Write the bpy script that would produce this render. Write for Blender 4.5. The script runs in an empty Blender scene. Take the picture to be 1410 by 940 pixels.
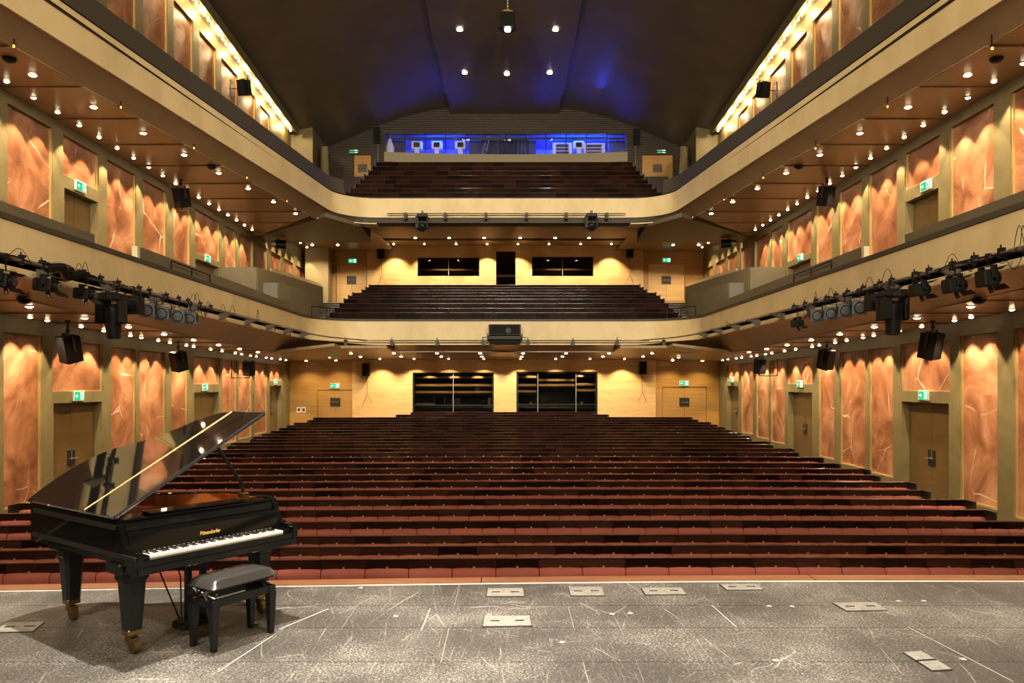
import bpy, math, random
from mathutils import Vector, Matrix
random.seed(7)
C = bpy.context.scene.collection
S = bpy.context.scene
PI = math.pi
# ---------------------------------------------------------------- camera
H = 2.05                       # lens height above the stage
F, CX, CY, CAMX = 1050.0, 698.5, 528.0, 0.14
cam = bpy.data.cameras.new('camera'); cam_o = bpy.data.objects.new('camera', cam); C.objects.link(cam_o)
cam.sensor_width = 36.0; cam.lens = F / 1410 * 36
cam.shift_x = (705 - CX) / 1410; cam.shift_y = (CY - 470) / 1410
cam.clip_start = 0.05; cam.clip_end = 200
cam_o.location = (CAMX, 0, H); cam_o.rotation_euler = (PI / 2, 0, 0)
S.camera = cam_o
# ---------------------------------------------------------------- world, exposure
w = bpy.data.worlds.new('world'); S.world = w; w.use_nodes = True
w.node_tree.nodes['Background'].inputs[0].default_value = (1.0, 0.82, 0.6, 1)
w.node_tree.nodes['Background'].inputs[1].default_value = 0.02
S.view_settings.view_transform = 'Standard'
try: S.view_settings.look = 'None'
except Exception: pass
S.view_settings.exposure = 0.0; S.view_settings.gamma = 1.0; S.view_settings.use_curve_mapping = False
WARM = (1.0, 0.74, 0.44); WARMER = (1.0, 0.75, 0.46); STAGE = (1.0, 0.90, 0.76)
def lamp(kind, name, loc, power, color, aim=None, **kw):
    l = bpy.data.lights.new(name, kind); o = bpy.data.objects.new(name, l); C.objects.link(o)
    l.energy = power; l.color = color; o.location = loc
    for k, v in kw.items(): setattr(l, k, v)
    if aim is not None:
        o.rotation_euler = (Vector(aim) - Vector(loc)).to_track_quat('-Z', 'Y').to_euler()
    return o
# stage rig above and behind the lens: floods on the stage floor, fronts that reach the house, and an added house fill
lamp('SPOT', 'stage_flood', (-2.2, 7.0, 10.0), 9000, STAGE, (-2.9, 5.9, 0), spot_size=0.85, spot_blend=0.9, shadow_soft_size=0.10)
lamp('SPOT', 'stage_flood', (3.4, 5.4, 10.0), 6800, STAGE, (3.3, 5.2, 0), spot_size=1.0, spot_blend=0.8, shadow_soft_size=0.12)
lamp('SPOT', 'stage_flood', (0.2, 4.6, 10.0), 6500, STAGE, (0.3, 4.4, 0), spot_size=0.8, spot_blend=0.9, shadow_soft_size=0.12)
for hx, hp, ax in ((-5.5, 6500, 3.5), (0, 10000, 0), (5.5, 6500, -3.5)):       # narrow fronts onto the balcony faces
    lamp('SPOT', 'house_flood', (hx, -2.0, 9.5), hp, (1.0, 0.86, 0.64), (ax, 30, 7.0), spot_size=0.85, spot_blend=0.7, shadow_soft_size=0.3)
for hx, hp, ax in ((-5.5, 6500, 1.5), (0, 5500, 0), (5.5, 6500, -1.5)):        # wide unseen fill added to brighten the seats and side fronts
    lamp('SPOT', 'house_fill', (hx, -2.0, 9.5), hp, (1.0, 0.82, 0.58), (ax, 24, 4.0), spot_size=1.7, spot_blend=0.7, shadow_soft_size=0.3)
# ---------------------------------------------------------------- projection helpers (reading positions off the photograph at their real depth)
def P(px, py, Y):
    return Vector((CAMX + (px - CX) * Y / F, Y, H + (CY - py) * Y / F))
def PX(px, Y): return CAMX + (px - CX) * Y / F
def PZ(py, Y): return H + (CY - py) * Y / F
def PY(px, X): return (X - CAMX) * F / (px - CX)          # depth at which column px meets the plane x = X
def R(z): return H + z                                     # heights measured from the lens
# ---------------------------------------------------------------- mesh builder
class MB:
    def __init__(s): s.v = []; s.f = []; s.m = []; s.mi = 0
    def add(s, vs, fs):
        n = len(s.v); s.v.extend([tuple(p) for p in vs])
        for f in fs: s.f.append(tuple(i + n for i in f)); s.m.append(s.mi)
        return s
    def quad(s, *p): return s.add(p, [tuple(range(len(p)))])
    def box(s, x0, x1, y0, y1, z0, z1, M=None):
        if x0 > x1: x0, x1 = x1, x0
        if y0 > y1: y0, y1 = y1, y0
        if z0 > z1: z0, z1 = z1, z0
        vs = [(x, y, z) for z in (z0, z1) for y in (y0, y1) for x in (x0, x1)]
        if M is not None: vs = [M @ Vector(p) for p in vs]
        return s.add(vs, [(0, 2, 3, 1), (4, 5, 7, 6), (0, 1, 5, 4), (2, 6, 7, 3), (0, 4, 6, 2), (1, 3, 7, 5)])
    def bevbox(s, x0, x1, y0, y1, z0, z1, b, M=None):
        # box with bevelled vertical and top/bottom edges: stacked rounded rectangles
        def ring(d, z):
            return [(x0 + d + b, y0 + d, z), (x1 - d - b, y0 + d, z), (x1 - d, y0 + d + b, z), (x1 - d, y1 - d - b, z),
                    (x1 - d - b, y1 - d, z), (x0 + d + b, y1 - d, z), (x0 + d, y1 - d - b, z), (x0 + d, y0 + d + b, z)]
        rs = [ring(b * .7, z0), ring(0, z0 + b), ring(0, z1 - b), ring(b * .7, z1)]
        vs = [p for r in rs for p in r]
        if M is not None: vs = [M @ Vector(p) for p in vs]
        fs = [tuple(range(7, -1, -1)), tuple(range(24, 32))]
        for k in range(3):
            for i in range(8):
                j = (i + 1) % 8; fs.append((k * 8 + i, k * 8 + j, k * 8 + 8 + j, k * 8 + 8 + i))
        return s.add(vs, fs)
    def prism(s, poly, z0, z1, M=None):
        n = len(poly); vs = [(p[0], p[1], z0) for p in poly] + [(p[0], p[1], z1) for p in poly]
        if M is not None: vs = [M @ Vector(p) for p in vs]
        return s.add(vs, [tuple(range(n - 1, -1, -1)), tuple(range(n, 2 * n))] + [(i, (i + 1) % n, n + (i + 1) % n, n + i) for i in range(n)])
    def slab(s, pts, off):
        n = len(pts); off = Vector(off); vs = [Vector(p) for p in pts] + [Vector(p) + off for p in pts]
        return s.add(vs, [tuple(range(n - 1, -1, -1)), tuple(range(n, 2 * n))] + [(i, (i + 1) % n, n + (i + 1) % n, n + i) for i in range(n)])
    def cyl(s, a, b, r, n=10, r2=None):
        a = Vector(a); b = Vector(b); d = (b - a)
        if d.length < 1e-6: return s
        q = d.to_track_quat('Z', 'Y'); r2 = r if r2 is None else r2
        vs = [a + q @ Vector((r * math.cos(2 * PI * i / n), r * math.sin(2 * PI * i / n), 0)) for i in range(n)]
        vs += [b + q @ Vector((r2 * math.cos(2 * PI * i / n), r2 * math.sin(2 * PI * i / n), 0)) for i in range(n)]
        return s.add(vs, [tuple(range(n - 1, -1, -1)), tuple(range(n, 2 * n))] + [(i, (i + 1) % n, n + (i + 1) % n, n + i) for i in range(n)])
    def tube(s, pts, r, n=6):
        pts = [Vector(p) for p in pts]; vs = []; N = len(pts)
        for k, p in enumerate(pts):
            d = (pts[min(k + 1, N - 1)] - pts[max(k - 1, 0)]); q = d.to_track_quat('Z', 'Y')
            vs += [p + q @ Vector((r * math.cos(2 * PI * i / n), r * math.sin(2 * PI * i / n), 0)) for i in range(n)]
        fs = [tuple(range(n - 1, -1, -1)), tuple(range((N - 1) * n, N * n))]
        for k in range(N - 1):
            for i in range(n):
                j = (i + 1) % n; fs.append((k * n + i, k * n + j, (k + 1) * n + j, (k + 1) * n + i))
        return s.add(vs, fs)
    def lathe(s, prof, M=None, n=16):
        vs = [(r * math.cos(2 * PI * i / n), r * math.sin(2 * PI * i / n), z) for r, z in prof for i in range(n)]
        if M is not None: vs = [M @ Vector(p) for p in vs]
        N = len(prof); fs = [tuple(range(n - 1, -1, -1)), tuple(range((N - 1) * n, N * n))]
        for k in range(N - 1):
            for i in range(n):
                j = (i + 1) % n; fs.append((k * n + i, k * n + j, (k + 1) * n + j, (k + 1) * n + i))
        return s.add(vs, fs)
    def grid(s, rows):
        nr, nc = len(rows), len(rows[0]); vs = [p for r in rows for p in r]
        return s.add(vs, [(r * nc + c, r * nc + c + 1, (r + 1) * nc + c + 1, (r + 1) * nc + c) for r in range(nr - 1) for c in range(nc - 1)])
    def mesh(s, name, mats, smooth=False):
        me = bpy.data.meshes.new(name); me.from_pydata(s.v, [], s.f)
        mats = mats if isinstance(mats, (list, tuple)) else [mats]
        for m in mats: me.materials.append(m)
        if len(mats) > 1: me.polygons.foreach_set('material_index', s.m)
        if smooth: me.polygons.foreach_set('use_smooth', [True] * len(me.polygons))
        me.update(); return me
def link(name, data, parent=None, loc=(0, 0, 0), rot=(0, 0, 0)):
    o = bpy.data.objects.new(name, data); C.objects.link(o); o.location = loc; o.rotation_euler = rot
    if parent is not None: o.parent = parent
    return o
def obj(name, mb, mats, parent=None, smooth=False, kind=None, label=None, loc=(0, 0, 0), rot=(0, 0, 0)):
    """links a builder as one mesh object; a mesh given in world coordinates is moved into its parent's space"""
    me = mb.mesh(name, mats, smooth); o = link(name, me, parent, loc, rot)
    if smooth:
        try:
            me.set_sharp_from_angle(angle=0.7)
        except Exception: pass
    if kind: o['kind'] = kind
    if label: o['label'] = label
    return o
def tag(o, label, cat, group=None, kind=None):
    o['label'] = label; o['category'] = cat
    if group: o['group'] = group
    if kind: o['kind'] = kind
    return o
def thing(name, label, cat, loc=(0, 0, 0), rot=(0, 0, 0), group=None):
    return tag(link(name, None, None, loc, rot), label, cat, group)
def struct(name, mb, mats, smooth=False, **kw):
    return obj(name, mb, mats, None, smooth, kind='structure', **kw)
def group_struct(name, loc=(0, 0, 0)):
    o = link(name, None, None, loc); o['kind'] = 'structure'; return o
def copy_tree(o, parent=None, name=None):
    c = o.copy(); C.objects.link(c)
    if parent is not None: c.parent = parent
    for ch in list(o.children): copy_tree(ch, c)
    return c
# ---------------------------------------------------------------- materials
def mat(name, col, rough=0.6, metal=0.0, noise=None, bump=None, coat=0.0, spec=None, rand=None, stretch=(1, 1, 1)):
    """principled; noise=(scale, second colour, low, high, detail) mixes a second tone; bump=(scale, strength); rand: per-object tone variation"""
    m = bpy.data.materials.new(name); m.use_nodes = True; nt = m.node_tree; b = nt.nodes['Principled BSDF']
    N, L = nt.nodes.new, nt.links.new
    b.inputs['Base Color'].default_value = (*col, 1); b.inputs['Roughness'].default_value = rough; b.inputs['Metallic'].default_value = metal
    b.inputs['Coat Weight'].default_value = coat
    if coat: b.inputs['Coat Roughness'].default_value = 0.03
    if spec is not None: b.inputs['Specular IOR Level'].default_value = spec
    geo = N('ShaderNodeNewGeometry'); mp = N('ShaderNodeMapping'); mp.inputs['Scale'].default_value = stretch
    L(geo.outputs['Position'], mp.inputs['Vector'])
    out = None
    if noise:
        sc, c2, lo, hi, det = noise
        n = N('ShaderNodeTexNoise'); n.inputs['Scale'].default_value = sc; n.inputs['Detail'].default_value = det; n.inputs['Roughness'].default_value = 0.62
        L(mp.outputs[0], n.inputs['Vector'])
        r = N('ShaderNodeValToRGB'); r.color_ramp.elements[0].position = lo; r.color_ramp.elements[1].position = hi
        r.color_ramp.elements[0].color = (*col, 1); r.color_ramp.elements[1].color = (*c2, 1)
        L(n.outputs[0], r.inputs[0]); out = r.outputs[0]
    if rand:
        oi = N('ShaderNodeObjectInfo'); mr = N('ShaderNodeMapRange'); mr.inputs[3].default_value = rand[0]; mr.inputs[4].default_value = rand[1]
        L(oi.outputs['Random'], mr.inputs[0]); hs = N('ShaderNodeHueSaturation'); L(mr.outputs[0], hs.inputs['Value'])
        if out is not None: L(out, hs.inputs['Color'])
        else: hs.inputs['Color'].default_value = (*col, 1)
        out = hs.outputs[0]
    if out is not None: L(out, b.inputs['Base Color'])
    if bump:
        n = N('ShaderNodeTexNoise'); n.inputs['Scale'].default_value = bump[0]; n.inputs['Detail'].default_value = 3; L(mp.outputs[0], n.inputs['Vector'])
        bp = N('ShaderNodeBump'); bp.inputs['Strength'].default_value = bump[1]; bp.inputs['Distance'].default_value = 0.02
        L(n.outputs[0], bp.inputs['Height']); L(bp.outputs[0], b.inputs['Normal'])
    return m
def emit(name, col, strength):
    m = bpy.data.materials.new(name); m.use_nodes = True; nt = m.node_tree; nt.nodes.remove(nt.nodes['Principled BSDF'])
    e = nt.nodes.new('ShaderNodeEmission'); e.inputs[0].default_value = (*col, 1); e.inputs[1].default_value = strength
    nt.links.new(e.outputs[0], nt.nodes['Material Output'].inputs[0])
    m.cycles.emission_sampling = 'NONE'
    return m
def marble_mat():
    m = mat('marble', (.50, .20, .085), 0.42); nt = m.node_tree; N, L = nt.nodes.new, nt.links.new; b = nt.nodes['Principled BSDF']
    geo = N('ShaderNodeNewGeometry'); oi = N('ShaderNodeObjectInfo')
    sc = N('ShaderNodeVectorMath'); sc.operation = 'SCALE'; sc.inputs['Scale'].default_value = 37.0
    cb = N('ShaderNodeCombineXYZ'); L(oi.outputs['Random'], cb.inputs[0]); L(oi.outputs['Random'], cb.inputs[1]); L(oi.outputs['Random'], cb.inputs[2])
    L(cb.outputs[0], sc.inputs[0]); ad = N('ShaderNodeVectorMath'); L(geo.outputs['Position'], ad.inputs[0]); L(sc.outputs[0], ad.inputs[1])
    n1 = N('ShaderNodeTexNoise'); n1.inputs['Scale'].default_value = 0.9; n1.inputs['Detail'].default_value = 9; n1.inputs['Roughness'].default_value = 0.65; n1.inputs['Distortion'].default_value = 0.6
    L(ad.outputs[0], n1.inputs['Vector'])
    r = N('ShaderNodeValToRGB'); e = r.color_ramp.elements; e[0].position = .33; e[0].color = (.12, .042, .018, 1); e[1].position = .70; e[1].color = (.50, .27, .155, 1)
    k = e.new(.47); k.color = (.25, .098, .043, 1); k = e.new(.57); k.color = (.37, .17, .085, 1)
    L(n1.outputs[0], r.inputs[0])
    n2 = N('ShaderNodeTexNoise'); n2.inputs['Scale'].default_value = 1.6; n2.inputs['Detail'].default_value = 4
    L(ad.outputs[0], n2.inputs['Vector'])
    mx = N('ShaderNodeMix'); mx.data_type = 'VECTOR'; mx.inputs[0].default_value = 0.16
    L(ad.outputs[0], mx.inputs[4]); L(n2.outputs['Color'], mx.inputs[5])
    v = N('ShaderNodeTexVoronoi'); v.feature = 'DISTANCE_TO_EDGE'; v.inputs['Scale'].default_value = 0.85; L(mx.outputs[1], v.inputs['Vector'])
    vr = N('ShaderNodeMapRange'); vr.inputs[1].default_value = 0.0; vr.inputs[2].default_value = 0.014; vr.inputs[3].default_value = 1.0; vr.inputs[4].default_value = 0.0; L(v.outputs[0], vr.inputs[0])
    n3 = N('ShaderNodeTexNoise'); n3.inputs['Scale'].default_value = 1.1; L(ad.outputs[0], n3.inputs['Vector'])
    m3 = N('ShaderNodeMapRange'); m3.inputs[1].default_value = 0.5; m3.inputs[2].default_value = 0.62; L(n3.outputs[0], m3.inputs[0])
    mu = N('ShaderNodeMath'); mu.operation = 'MULTIPLY'; L(vr.outputs[0], mu.inputs[0]); L(m3.outputs[0], mu.inputs[1])
    mix = N('ShaderNodeMix'); mix.data_type = 'RGBA'; mix.inputs[7].default_value = (.78, .62, .45, 1)
    L(mu.outputs[0], mix.inputs[0]); L(r.outputs[0], mix.inputs[6]); L(mix.outputs[2], b.inputs['Base Color'])
    return m
def stage_mat():
    m = mat('stage_floor', (.07, .066, .06), 0.5); nt = m.node_tree; N, L = nt.nodes.new, nt.links.new; b = nt.nodes['Principled BSDF']
    geo = N('ShaderNodeNewGeometry')
    a = N('ShaderNodeTexNoise'); a.inputs['Scale'].default_value = 55; a.inputs['Detail'].default_value = 6; a.inputs['Roughness'].default_value = 0.75; L(geo.outputs['Position'], a.inputs['Vector'])
    big = N('ShaderNodeTexNoise'); big.inputs['Scale'].default_value = 0.7; big.inputs['Detail'].default_value = 5; big.inputs['Roughness'].default_value = .6; L(geo.outputs['Position'], big.inputs['Vector'])
    big2 = N('ShaderNodeMapRange'); big2.inputs[1].default_value = .38; big2.inputs[2].default_value = .68; big2.inputs[3].default_value = -.05; big2.inputs[4].default_value = .08; L(big.outputs[0], big2.inputs[0])
    sm = N('ShaderNodeMath'); L(a.outputs[0], sm.inputs[0]); L(big2.outputs[0], sm.inputs[1])
    r = N('ShaderNodeValToRGB'); e = r.color_ramp.elements; e[0].position = .40; e[0].color = (.034, .031, .027, 1); e[1].position = .70; e[1].color = (.42, .395, .36, 1)
    k = e.new(.53); k.color = (.070, .064, .056, 1)
    L(sm.outputs[0], r.inputs[0])
    prev = r.outputs[0]
    for sc, rot, wid, amt in ((0.55, .5, .004, .5), (1.5, 1.3, .008, .42), (0.9, 2.2, .0035, .5), (2.6, .2, .010, .32), (3.4, 1.8, .010, .28), (5.5, 1.0, .016, .25), (7.0, 2.6, .018, .22)):
        mp = N('ShaderNodeMapping'); mp.inputs['Rotation'].default_value = (0, 0, rot); mp.inputs['Scale'].default_value = (1, .22, 1); L(geo.outputs['Position'], mp.inputs['Vector'])
        nn = N('ShaderNodeTexNoise'); nn.inputs['Scale'].default_value = 2.2; L(mp.outputs[0], nn.inputs['Vector'])
        mm = N('ShaderNodeMix'); mm.data_type = 'VECTOR'; mm.inputs[0].default_value = .12; L(mp.outputs[0], mm.inputs[4]); L(nn.outputs['Color'], mm.inputs[5])
        v = N('ShaderNodeTexVoronoi'); v.voronoi_dimensions = '2D'; v.feature = 'DISTANCE_TO_EDGE'; v.inputs['Scale'].default_value = sc * 1.6; L(mm.outputs[1], v.inputs['Vector'])
        vr = N('ShaderNodeMapRange'); vr.inputs[1].default_value = 0; vr.inputs[2].default_value = wid; vr.inputs[3].default_value = amt; vr.inputs[4].default_value = 0; L(v.outputs[0], vr.inputs[0])
        n3 = N('ShaderNodeTexNoise'); n3.inputs['Scale'].default_value = 1.3 + sc; L(geo.outputs['Position'], n3.inputs['Vector'])
        m3 = N('ShaderNodeMapRange'); m3.inputs[1].default_value = .48; m3.inputs[2].default_value = .6; L(n3.outputs[0], m3.inputs[0])
        mu = N('ShaderNodeMath'); mu.operation = 'MULTIPLY'; L(vr.outputs[0], mu.inputs[0]); L(m3.outputs[0], mu.inputs[1])
        mix = N('ShaderNodeMix'); mix.data_type = 'RGBA'; mix.inputs[7].default_value = (.55, .52, .47, 1); L(mu.outputs[0], mix.inputs[0]); L(prev, mix.inputs[6]); prev = mix.outputs[2]
    L(prev, b.inputs['Base Color'])
    return m
def glass_mat(name, tint, amount):
    m = bpy.data.materials.new(name); m.use_nodes = True; nt = m.node_tree; nt.nodes.remove(nt.nodes['Principled BSDF']); N, L = nt.nodes.new, nt.links.new
    t = N('ShaderNodeBsdfTransparent'); t.inputs[0].default_value = (*tint, 1); g = N('ShaderNodeBsdfGlossy'); g.inputs['Roughness'].default_value = 0.01
    fr = N('ShaderNodeFresnel'); fr.inputs[0].default_value = 1.5; ad = N('ShaderNodeMath'); ad.operation = 'MULTIPLY'; ad.inputs[1].default_value = amount
    mx = N('ShaderNodeMixShader'); L(fr.outputs[0], ad.inputs[0]); L(ad.outputs[0], mx.inputs[0]); L(t.outputs[0], mx.inputs[1]); L(g.outputs[0], mx.inputs[2]); L(mx.outputs[0], nt.nodes['Material Output'].inputs[0])
    return m
M = {}
M['olive'] = mat('olive_plaster', (.165, .136, .058), .55, noise=(3.0, (.13, .107, .045), .35, .7, 6), bump=(30, .12))
M['cream'] = mat('cream_plaster', (.66, .54, .30), .5, noise=(1.1, (.54, .43, .22), .42, .72, 6), bump=(14, .10), stretch=(1, 1, .5))
M['cream_pale'] = mat('pale_plaster', (.62, .57, .40), .5, noise=(1.6, (.54, .50, .35), .4, .7, 5))
M['parapet'] = mat('grey_parapet', (.13, .112, .068), .45, noise=(2.0, (.11, .095, .058), .4, .7, 4))
M['parapet_dark'] = mat('dark_parapet', (.05, .042, .030), .6)
M['marble'] = marble_mat()
M['gold'] = mat('brass_trim', (.55, .40, .16), .35, .6)
M['soffit'] = mat('bronze_soffit', (.27, .175, .09), .36, noise=(1.2, (.23, .145, .072), .4, .7, 4))
M['soffit_red'] = mat('red_brown_soffit', (.27, .10, .06), .5)
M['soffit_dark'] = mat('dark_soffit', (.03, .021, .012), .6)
M['sill'] = mat('sill_plaster', (.27, .235, .145), .5)
M['column'] = mat('column_plaster', (.31, .25, .135), .5)
M['parapet_dimmed'] = mat('dimmed_parapet', (.075, .065, .042), .5)  # parapet paint darkened to offset the flood light on the cross wall
M['ceiling'] = mat('dark_ceiling', (.125, .095, .064), .40, noise=(.5, (.095, .072, .048), .35, .7, 5))
M['maple'] = mat('maple_veneer', (.66, .43, .17), .45, noise=(2.6, (.54, .33, .115), .38, .7, 7), stretch=(.35, 1, 3.0))
M['amber'] = mat('amber_veneer', (.44, .245, .06), .4, noise=(3.0, (.34, .18, .04), .36, .7, 8), stretch=(.3, 1, 5.0))
M['doorwood'] = mat('olive_door_veneer', (.125, .078, .025), .4, noise=(3, (.10, .06, .018), .38, .7, 7), stretch=(1, .3, 5))
M['seatwood'] = mat('seat_veneer', (.014, .0048, .0028), .4, noise=(9, (.0075, .0028, .0017), .4, .7, 5), rand=(.35, 2.0), stretch=(.3, 1, 4), spec=.03)
M['ledge'] = mat('seat_ledge', (.05, .018, .010), .2, spec=.55)
M['seatdark'] = mat('seat_side_black', (.012, .009, .008), .4)
M['red'] = mat('red_upholstery', (.155, .030, .0155), .85, noise=(2, (.13, .0245, .0125), .4, .7, 4), rand=(.9, 1.08))
M['steel'] = mat('dull_metal', (.42, .40, .36), .35, .9)
M['darksteel'] = mat('dark_metal', (.06, .055, .05), .4, .8)
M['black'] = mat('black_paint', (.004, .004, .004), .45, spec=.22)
M['grille'] = mat('black_grille', (.006, .006, .006), .6, bump=(160, .4), spec=.15)
M['piano'] = mat('black_lacquer', (.003, .003, .003), .04, spec=.5)
M['lidedge'] = mat('lacquer_edge', (.02, .02, .022), .12, spec=1.0)
M['pianolid'] = mat('black_lacquer_lid', (.004, .004, .004), .03, coat=1.0, spec=.9)
M['pianomatte'] = mat('black_satin', (.004, .0043, .0047), .45, noise=(40, (.008, .0085, .0085), .55, .8, 3))
M['leather'] = mat('black_leather', (.035, .033, .032), .24, spec=.9, bump=(60, .08))
M['ivory'] = mat('ivory_keys', (.85, .80, .72), .25)
M['ebony'] = mat('ebony_keys', (.01, .01, .01), .3)
M['brass'] = mat('aged_brass', (.30, .20, .07), .35, .95)
M['goldleaf'] = mat('gold_letters', (.62, .42, .10), .4, .5)
M['plate'] = mat('iron_plate_gold', (.50, .26, .06), .35, .6)
M['spruce'] = mat('soundboard_spruce', (.52, .17, .045), .3, noise=(10, (.44, .13, .03), .4, .7, 4), stretch=(3, .3, 1))
M['stage'] = stage_mat()
M['hatch'] = mat('worn_hatch', (.27, .255, .225), .55, noise=(18, (.16, .15, .13), .4, .7, 6))
M['tape'] = mat('white_tape', (.42, .40, .36), .6)
M['nosing'] = mat('stage_nosing_wood', (.24, .10, .045), .4, noise=(6, (.18, .07, .03), .4, .7, 5), stretch=(.3, 2, 2))
M['carpet'] = mat('dark_floor', (.045, .028, .02), .8)
M['glass'] = glass_mat('window_glass', (.55, .55, .52), 1.6)
M['glass_clear'] = glass_mat('clear_glass', (.94, .95, .96), .3)
M['room'] = mat('control_room_dark', (.02, .018, .016), .7)
M['white'] = mat('off_white', (.75, .73, .68), .5)
M['pic'] = emit('sign_white', (.85, 1.0, .92), 1.6)
M['green'] = emit('sign_green', (.02, .55, .22), 1.3)
M['lens'] = emit('lamp_lens', (1.0, .78, .48), 26)
M['lensc'] = emit('ceiling_lamp_lens', (1.0, .93, .80), 60)
M['bulb'] = emit('bare_bulb', (1.0, .76, .36), 45)
M['rim'] = mat('lamp_rim', (.55, .42, .25), .35, .7)
M['chrome'] = mat('par_face', (.065, .078, .092), .45, .0)
M['lensdark'] = mat('dark_lens', (.008, .010, .012), .08, coat=.6)
M['paper'] = mat('paper_sign', (.80, .76, .68), .6)
M['bluewall'] = mat('pale_blue_wall', (.10, .16, .42), .6)
M['screen'] = emit('monitor_glow', (.55, .65, 1.0), 1.5)
# ================================================================ large structure
W = 10.3                                                   # half width of the hall
ROW_Y = [9.27 + 1.005 * k for k in range(27)]
ROW_PY = [767.3, 750.3, 735.7, 716.2, 700.2, 686.2, 673.5, 662.4, 653, 644.4, 637.0, 628.6, 622, 616.7, 611.3, 607.2, 603, 599.3, 595.5, 591.6, 587.7, 584.2, 580.8, 577.4, 574, 570.4, 567]
ROW_Z = [PZ(p, y) for p, y in zip(ROW_PY, ROW_Y)]
def lerp_tab(tab, x):
    if x <= tab[0][0]: return tab[0][1]
    for (a, va), (b, vb) in zip(tab, tab[1:]):
        if x <= b: return va + (vb - va) * (x - a) / (b - a)
    return tab[-1][1]
def row_bow(x): return -0.004 * ((x - 3) ** 2 - 9) if x < 3 else 0.036 - 0.004 * (x - 3) ** 2
FLOOR_TAB = [(7.5, ROW_Z[0] - .92)] + [(y, z - .92) for y, z in list(zip(ROW_Y, ROW_Z))[::3]] + [(36.8, ROW_Z[-3] - .85)]
def floor_z(y): return lerp_tab(FLOOR_TAB, y)
# raked floor of the stalls
mb = MB(); ys = [7.2] + [8 + i for i in range(29)] + [36.8]
mb.grid([[(x, y, floor_z(y)) for x in (-W - .6, W + .6)] for y in ys])
struct('floor_stalls', mb, M['carpet'])
# ---- stage: a carrier, then the deck panels, nosing and white edge strip
EDGE = [(-4500, 834), (-1500, 823), (-600, 818), (0, 814.5), (200, 811), (400, 807.5), (560, 805), (700, 803.3), (900, 801.2), (1100, 800.2), (1300, 800.2), (1410, 800.4), (2200, 804), (3300, 812)]
def on_floor(px, py, z=0.0):
    Y = (H - z) * F / (py - CY); return Vector((PX(px, Y), Y, z))
edge = [on_floor(px, py) for px, py in EDGE]
edge = [p for p in edge if abs(p.x) < 19]
def edge_y(x):
    return lerp_tab([(p.x, p.y) for p in edge], x)
stage = MB(); poly = [(edge[0].x, -3)] + [(p.x, p.y - .02) for p in edge] + [(edge[-1].x, -3)]
stage.prism(poly[::-1], -1.25, -0.004)
stage_o = struct('floor_stage', stage, M['hatch'])
YJ = [-3, -1.6, -.2, 1.2, 2.6, 3.9, 4.85, 5.62, 6.41, 7.05, 99]; XJ = [-11, -9, -7, -5.1, -3.2, -1.25, .70, 2.65, 4.6, 6.5, 8.5, 11]
for j in range(len(YJ) - 1):
    for i in range(len(XJ) - 1):
        off = .9 if j % 2 else 0.0
        x0, x1 = XJ[i] + off + .004, XJ[i + 1] + off - .004
        n = 5; xs = [x0 + (x1 - x0) * k / n for k in range(n + 1)]
        y0 = YJ[j] + .004
        if YJ[j + 1] > 50: far = [(x, edge_y(x) - .012) for x in xs]
        else: far = [(x, YJ[j + 1] - .004) for x in (x0, x1)]
        if min(f[1] for f in far) <= y0 + .02: continue
        m = MB(); m.prism([(x0, y0), (x1, y0)] + far[::-1], -.004, 0)
        obj('deck_panel', m, M['stage'], stage_o)
def strip(a, b, z0, z1, xs):
    m = MB(); m.prism([(x, edge_y(x) + a) for x in xs] + [(x, edge_y(x) + b) for x in xs[::-1]], z0, z1); return m
xs = [-11 + .5 * i for i in range(45)]
obj('edge_strip', strip(0, .020, -.05, .003, xs), M['white'], stage_o, label='white strip along the front edge of the stage')
for k in range(6):
    x0 = -10.5 + 3.5 * k + (-.13 if k else 0); x1 = -7 + 3.5 * k - .13
    obj('nosing_board', strip(.055, .27, -.06, .0, [x0 + .006 + (x1 - x0 - .012) * i / 6 for i in range(7)]), M['nosing'], stage_o)
m = strip(.02, .05, -1.3, -.05, xs); obj('stage_riser', m, M['nosing'], stage_o)
# ---------------------------------------------------------------- side walls, three tiers of marble panels
def ys_of(px0, px1): return (PY(px0, -W), PY(px1, -W))
LOW = [('p', 11.2, 13.3), ('p', 13.65, 15.3)] + [(k, *ys_of(a, b)) for k, a, b in [('p', 5, 58), ('d', 72, 142), ('p', 153, 187), ('p', 192, 228), ('p', 236, 258.5), ('d', 266.5, 302), ('p', 306, 326), ('p', 328.5, 346.5), ('p', 351, 368), ('d', 371, 388)]]
MID = [('p', 11.2, 13.3), ('p', 13.65, 15.4)] + [(k, *ys_of(a, b)) for k, a, b in [('p', 10.4, 73), ('d', 87, 136.3), ('p', 147.5, 187.5), ('p', 197.3, 229), ('p', 239, 262), ('d', 268.7, 302.7), ('p', 310, 325), ('p', 330.7, 349), ('p', 353.5, 368.5), ('p', 373.5, 387.5), ('p', 391, 403.5), ('p', 408, 419)]]
UP = [('p', 13.2, 15.0), ('p', 15.5, 17.2), ('p', 17.7, 19.3)] + [('p', *ys_of(a, b)) for a, b in [(147.5, 187.5), (197.3, 231), (239.3, 266), (274.5, 298), (305, 327), (334, 352), (358, 372)]]
def low_top(y): return R(lerp_tab([(15.8, 1.10), (17.2, 1.04), (20.1, .97), (31.5, .86), (36, .84)], y))
LOW_DOOR = {1: (-.46, -.19), 2: (-.30, -.02), 3: (-.10, .12)}           # door top, lower edge of the panel above
MID_DOOR = {1: (4.62, 4.92), 2: (4.20, 4.40)}
END_LOW, END_MID = 36.6, 39.5
wall_o = {}; door_list = []
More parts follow.
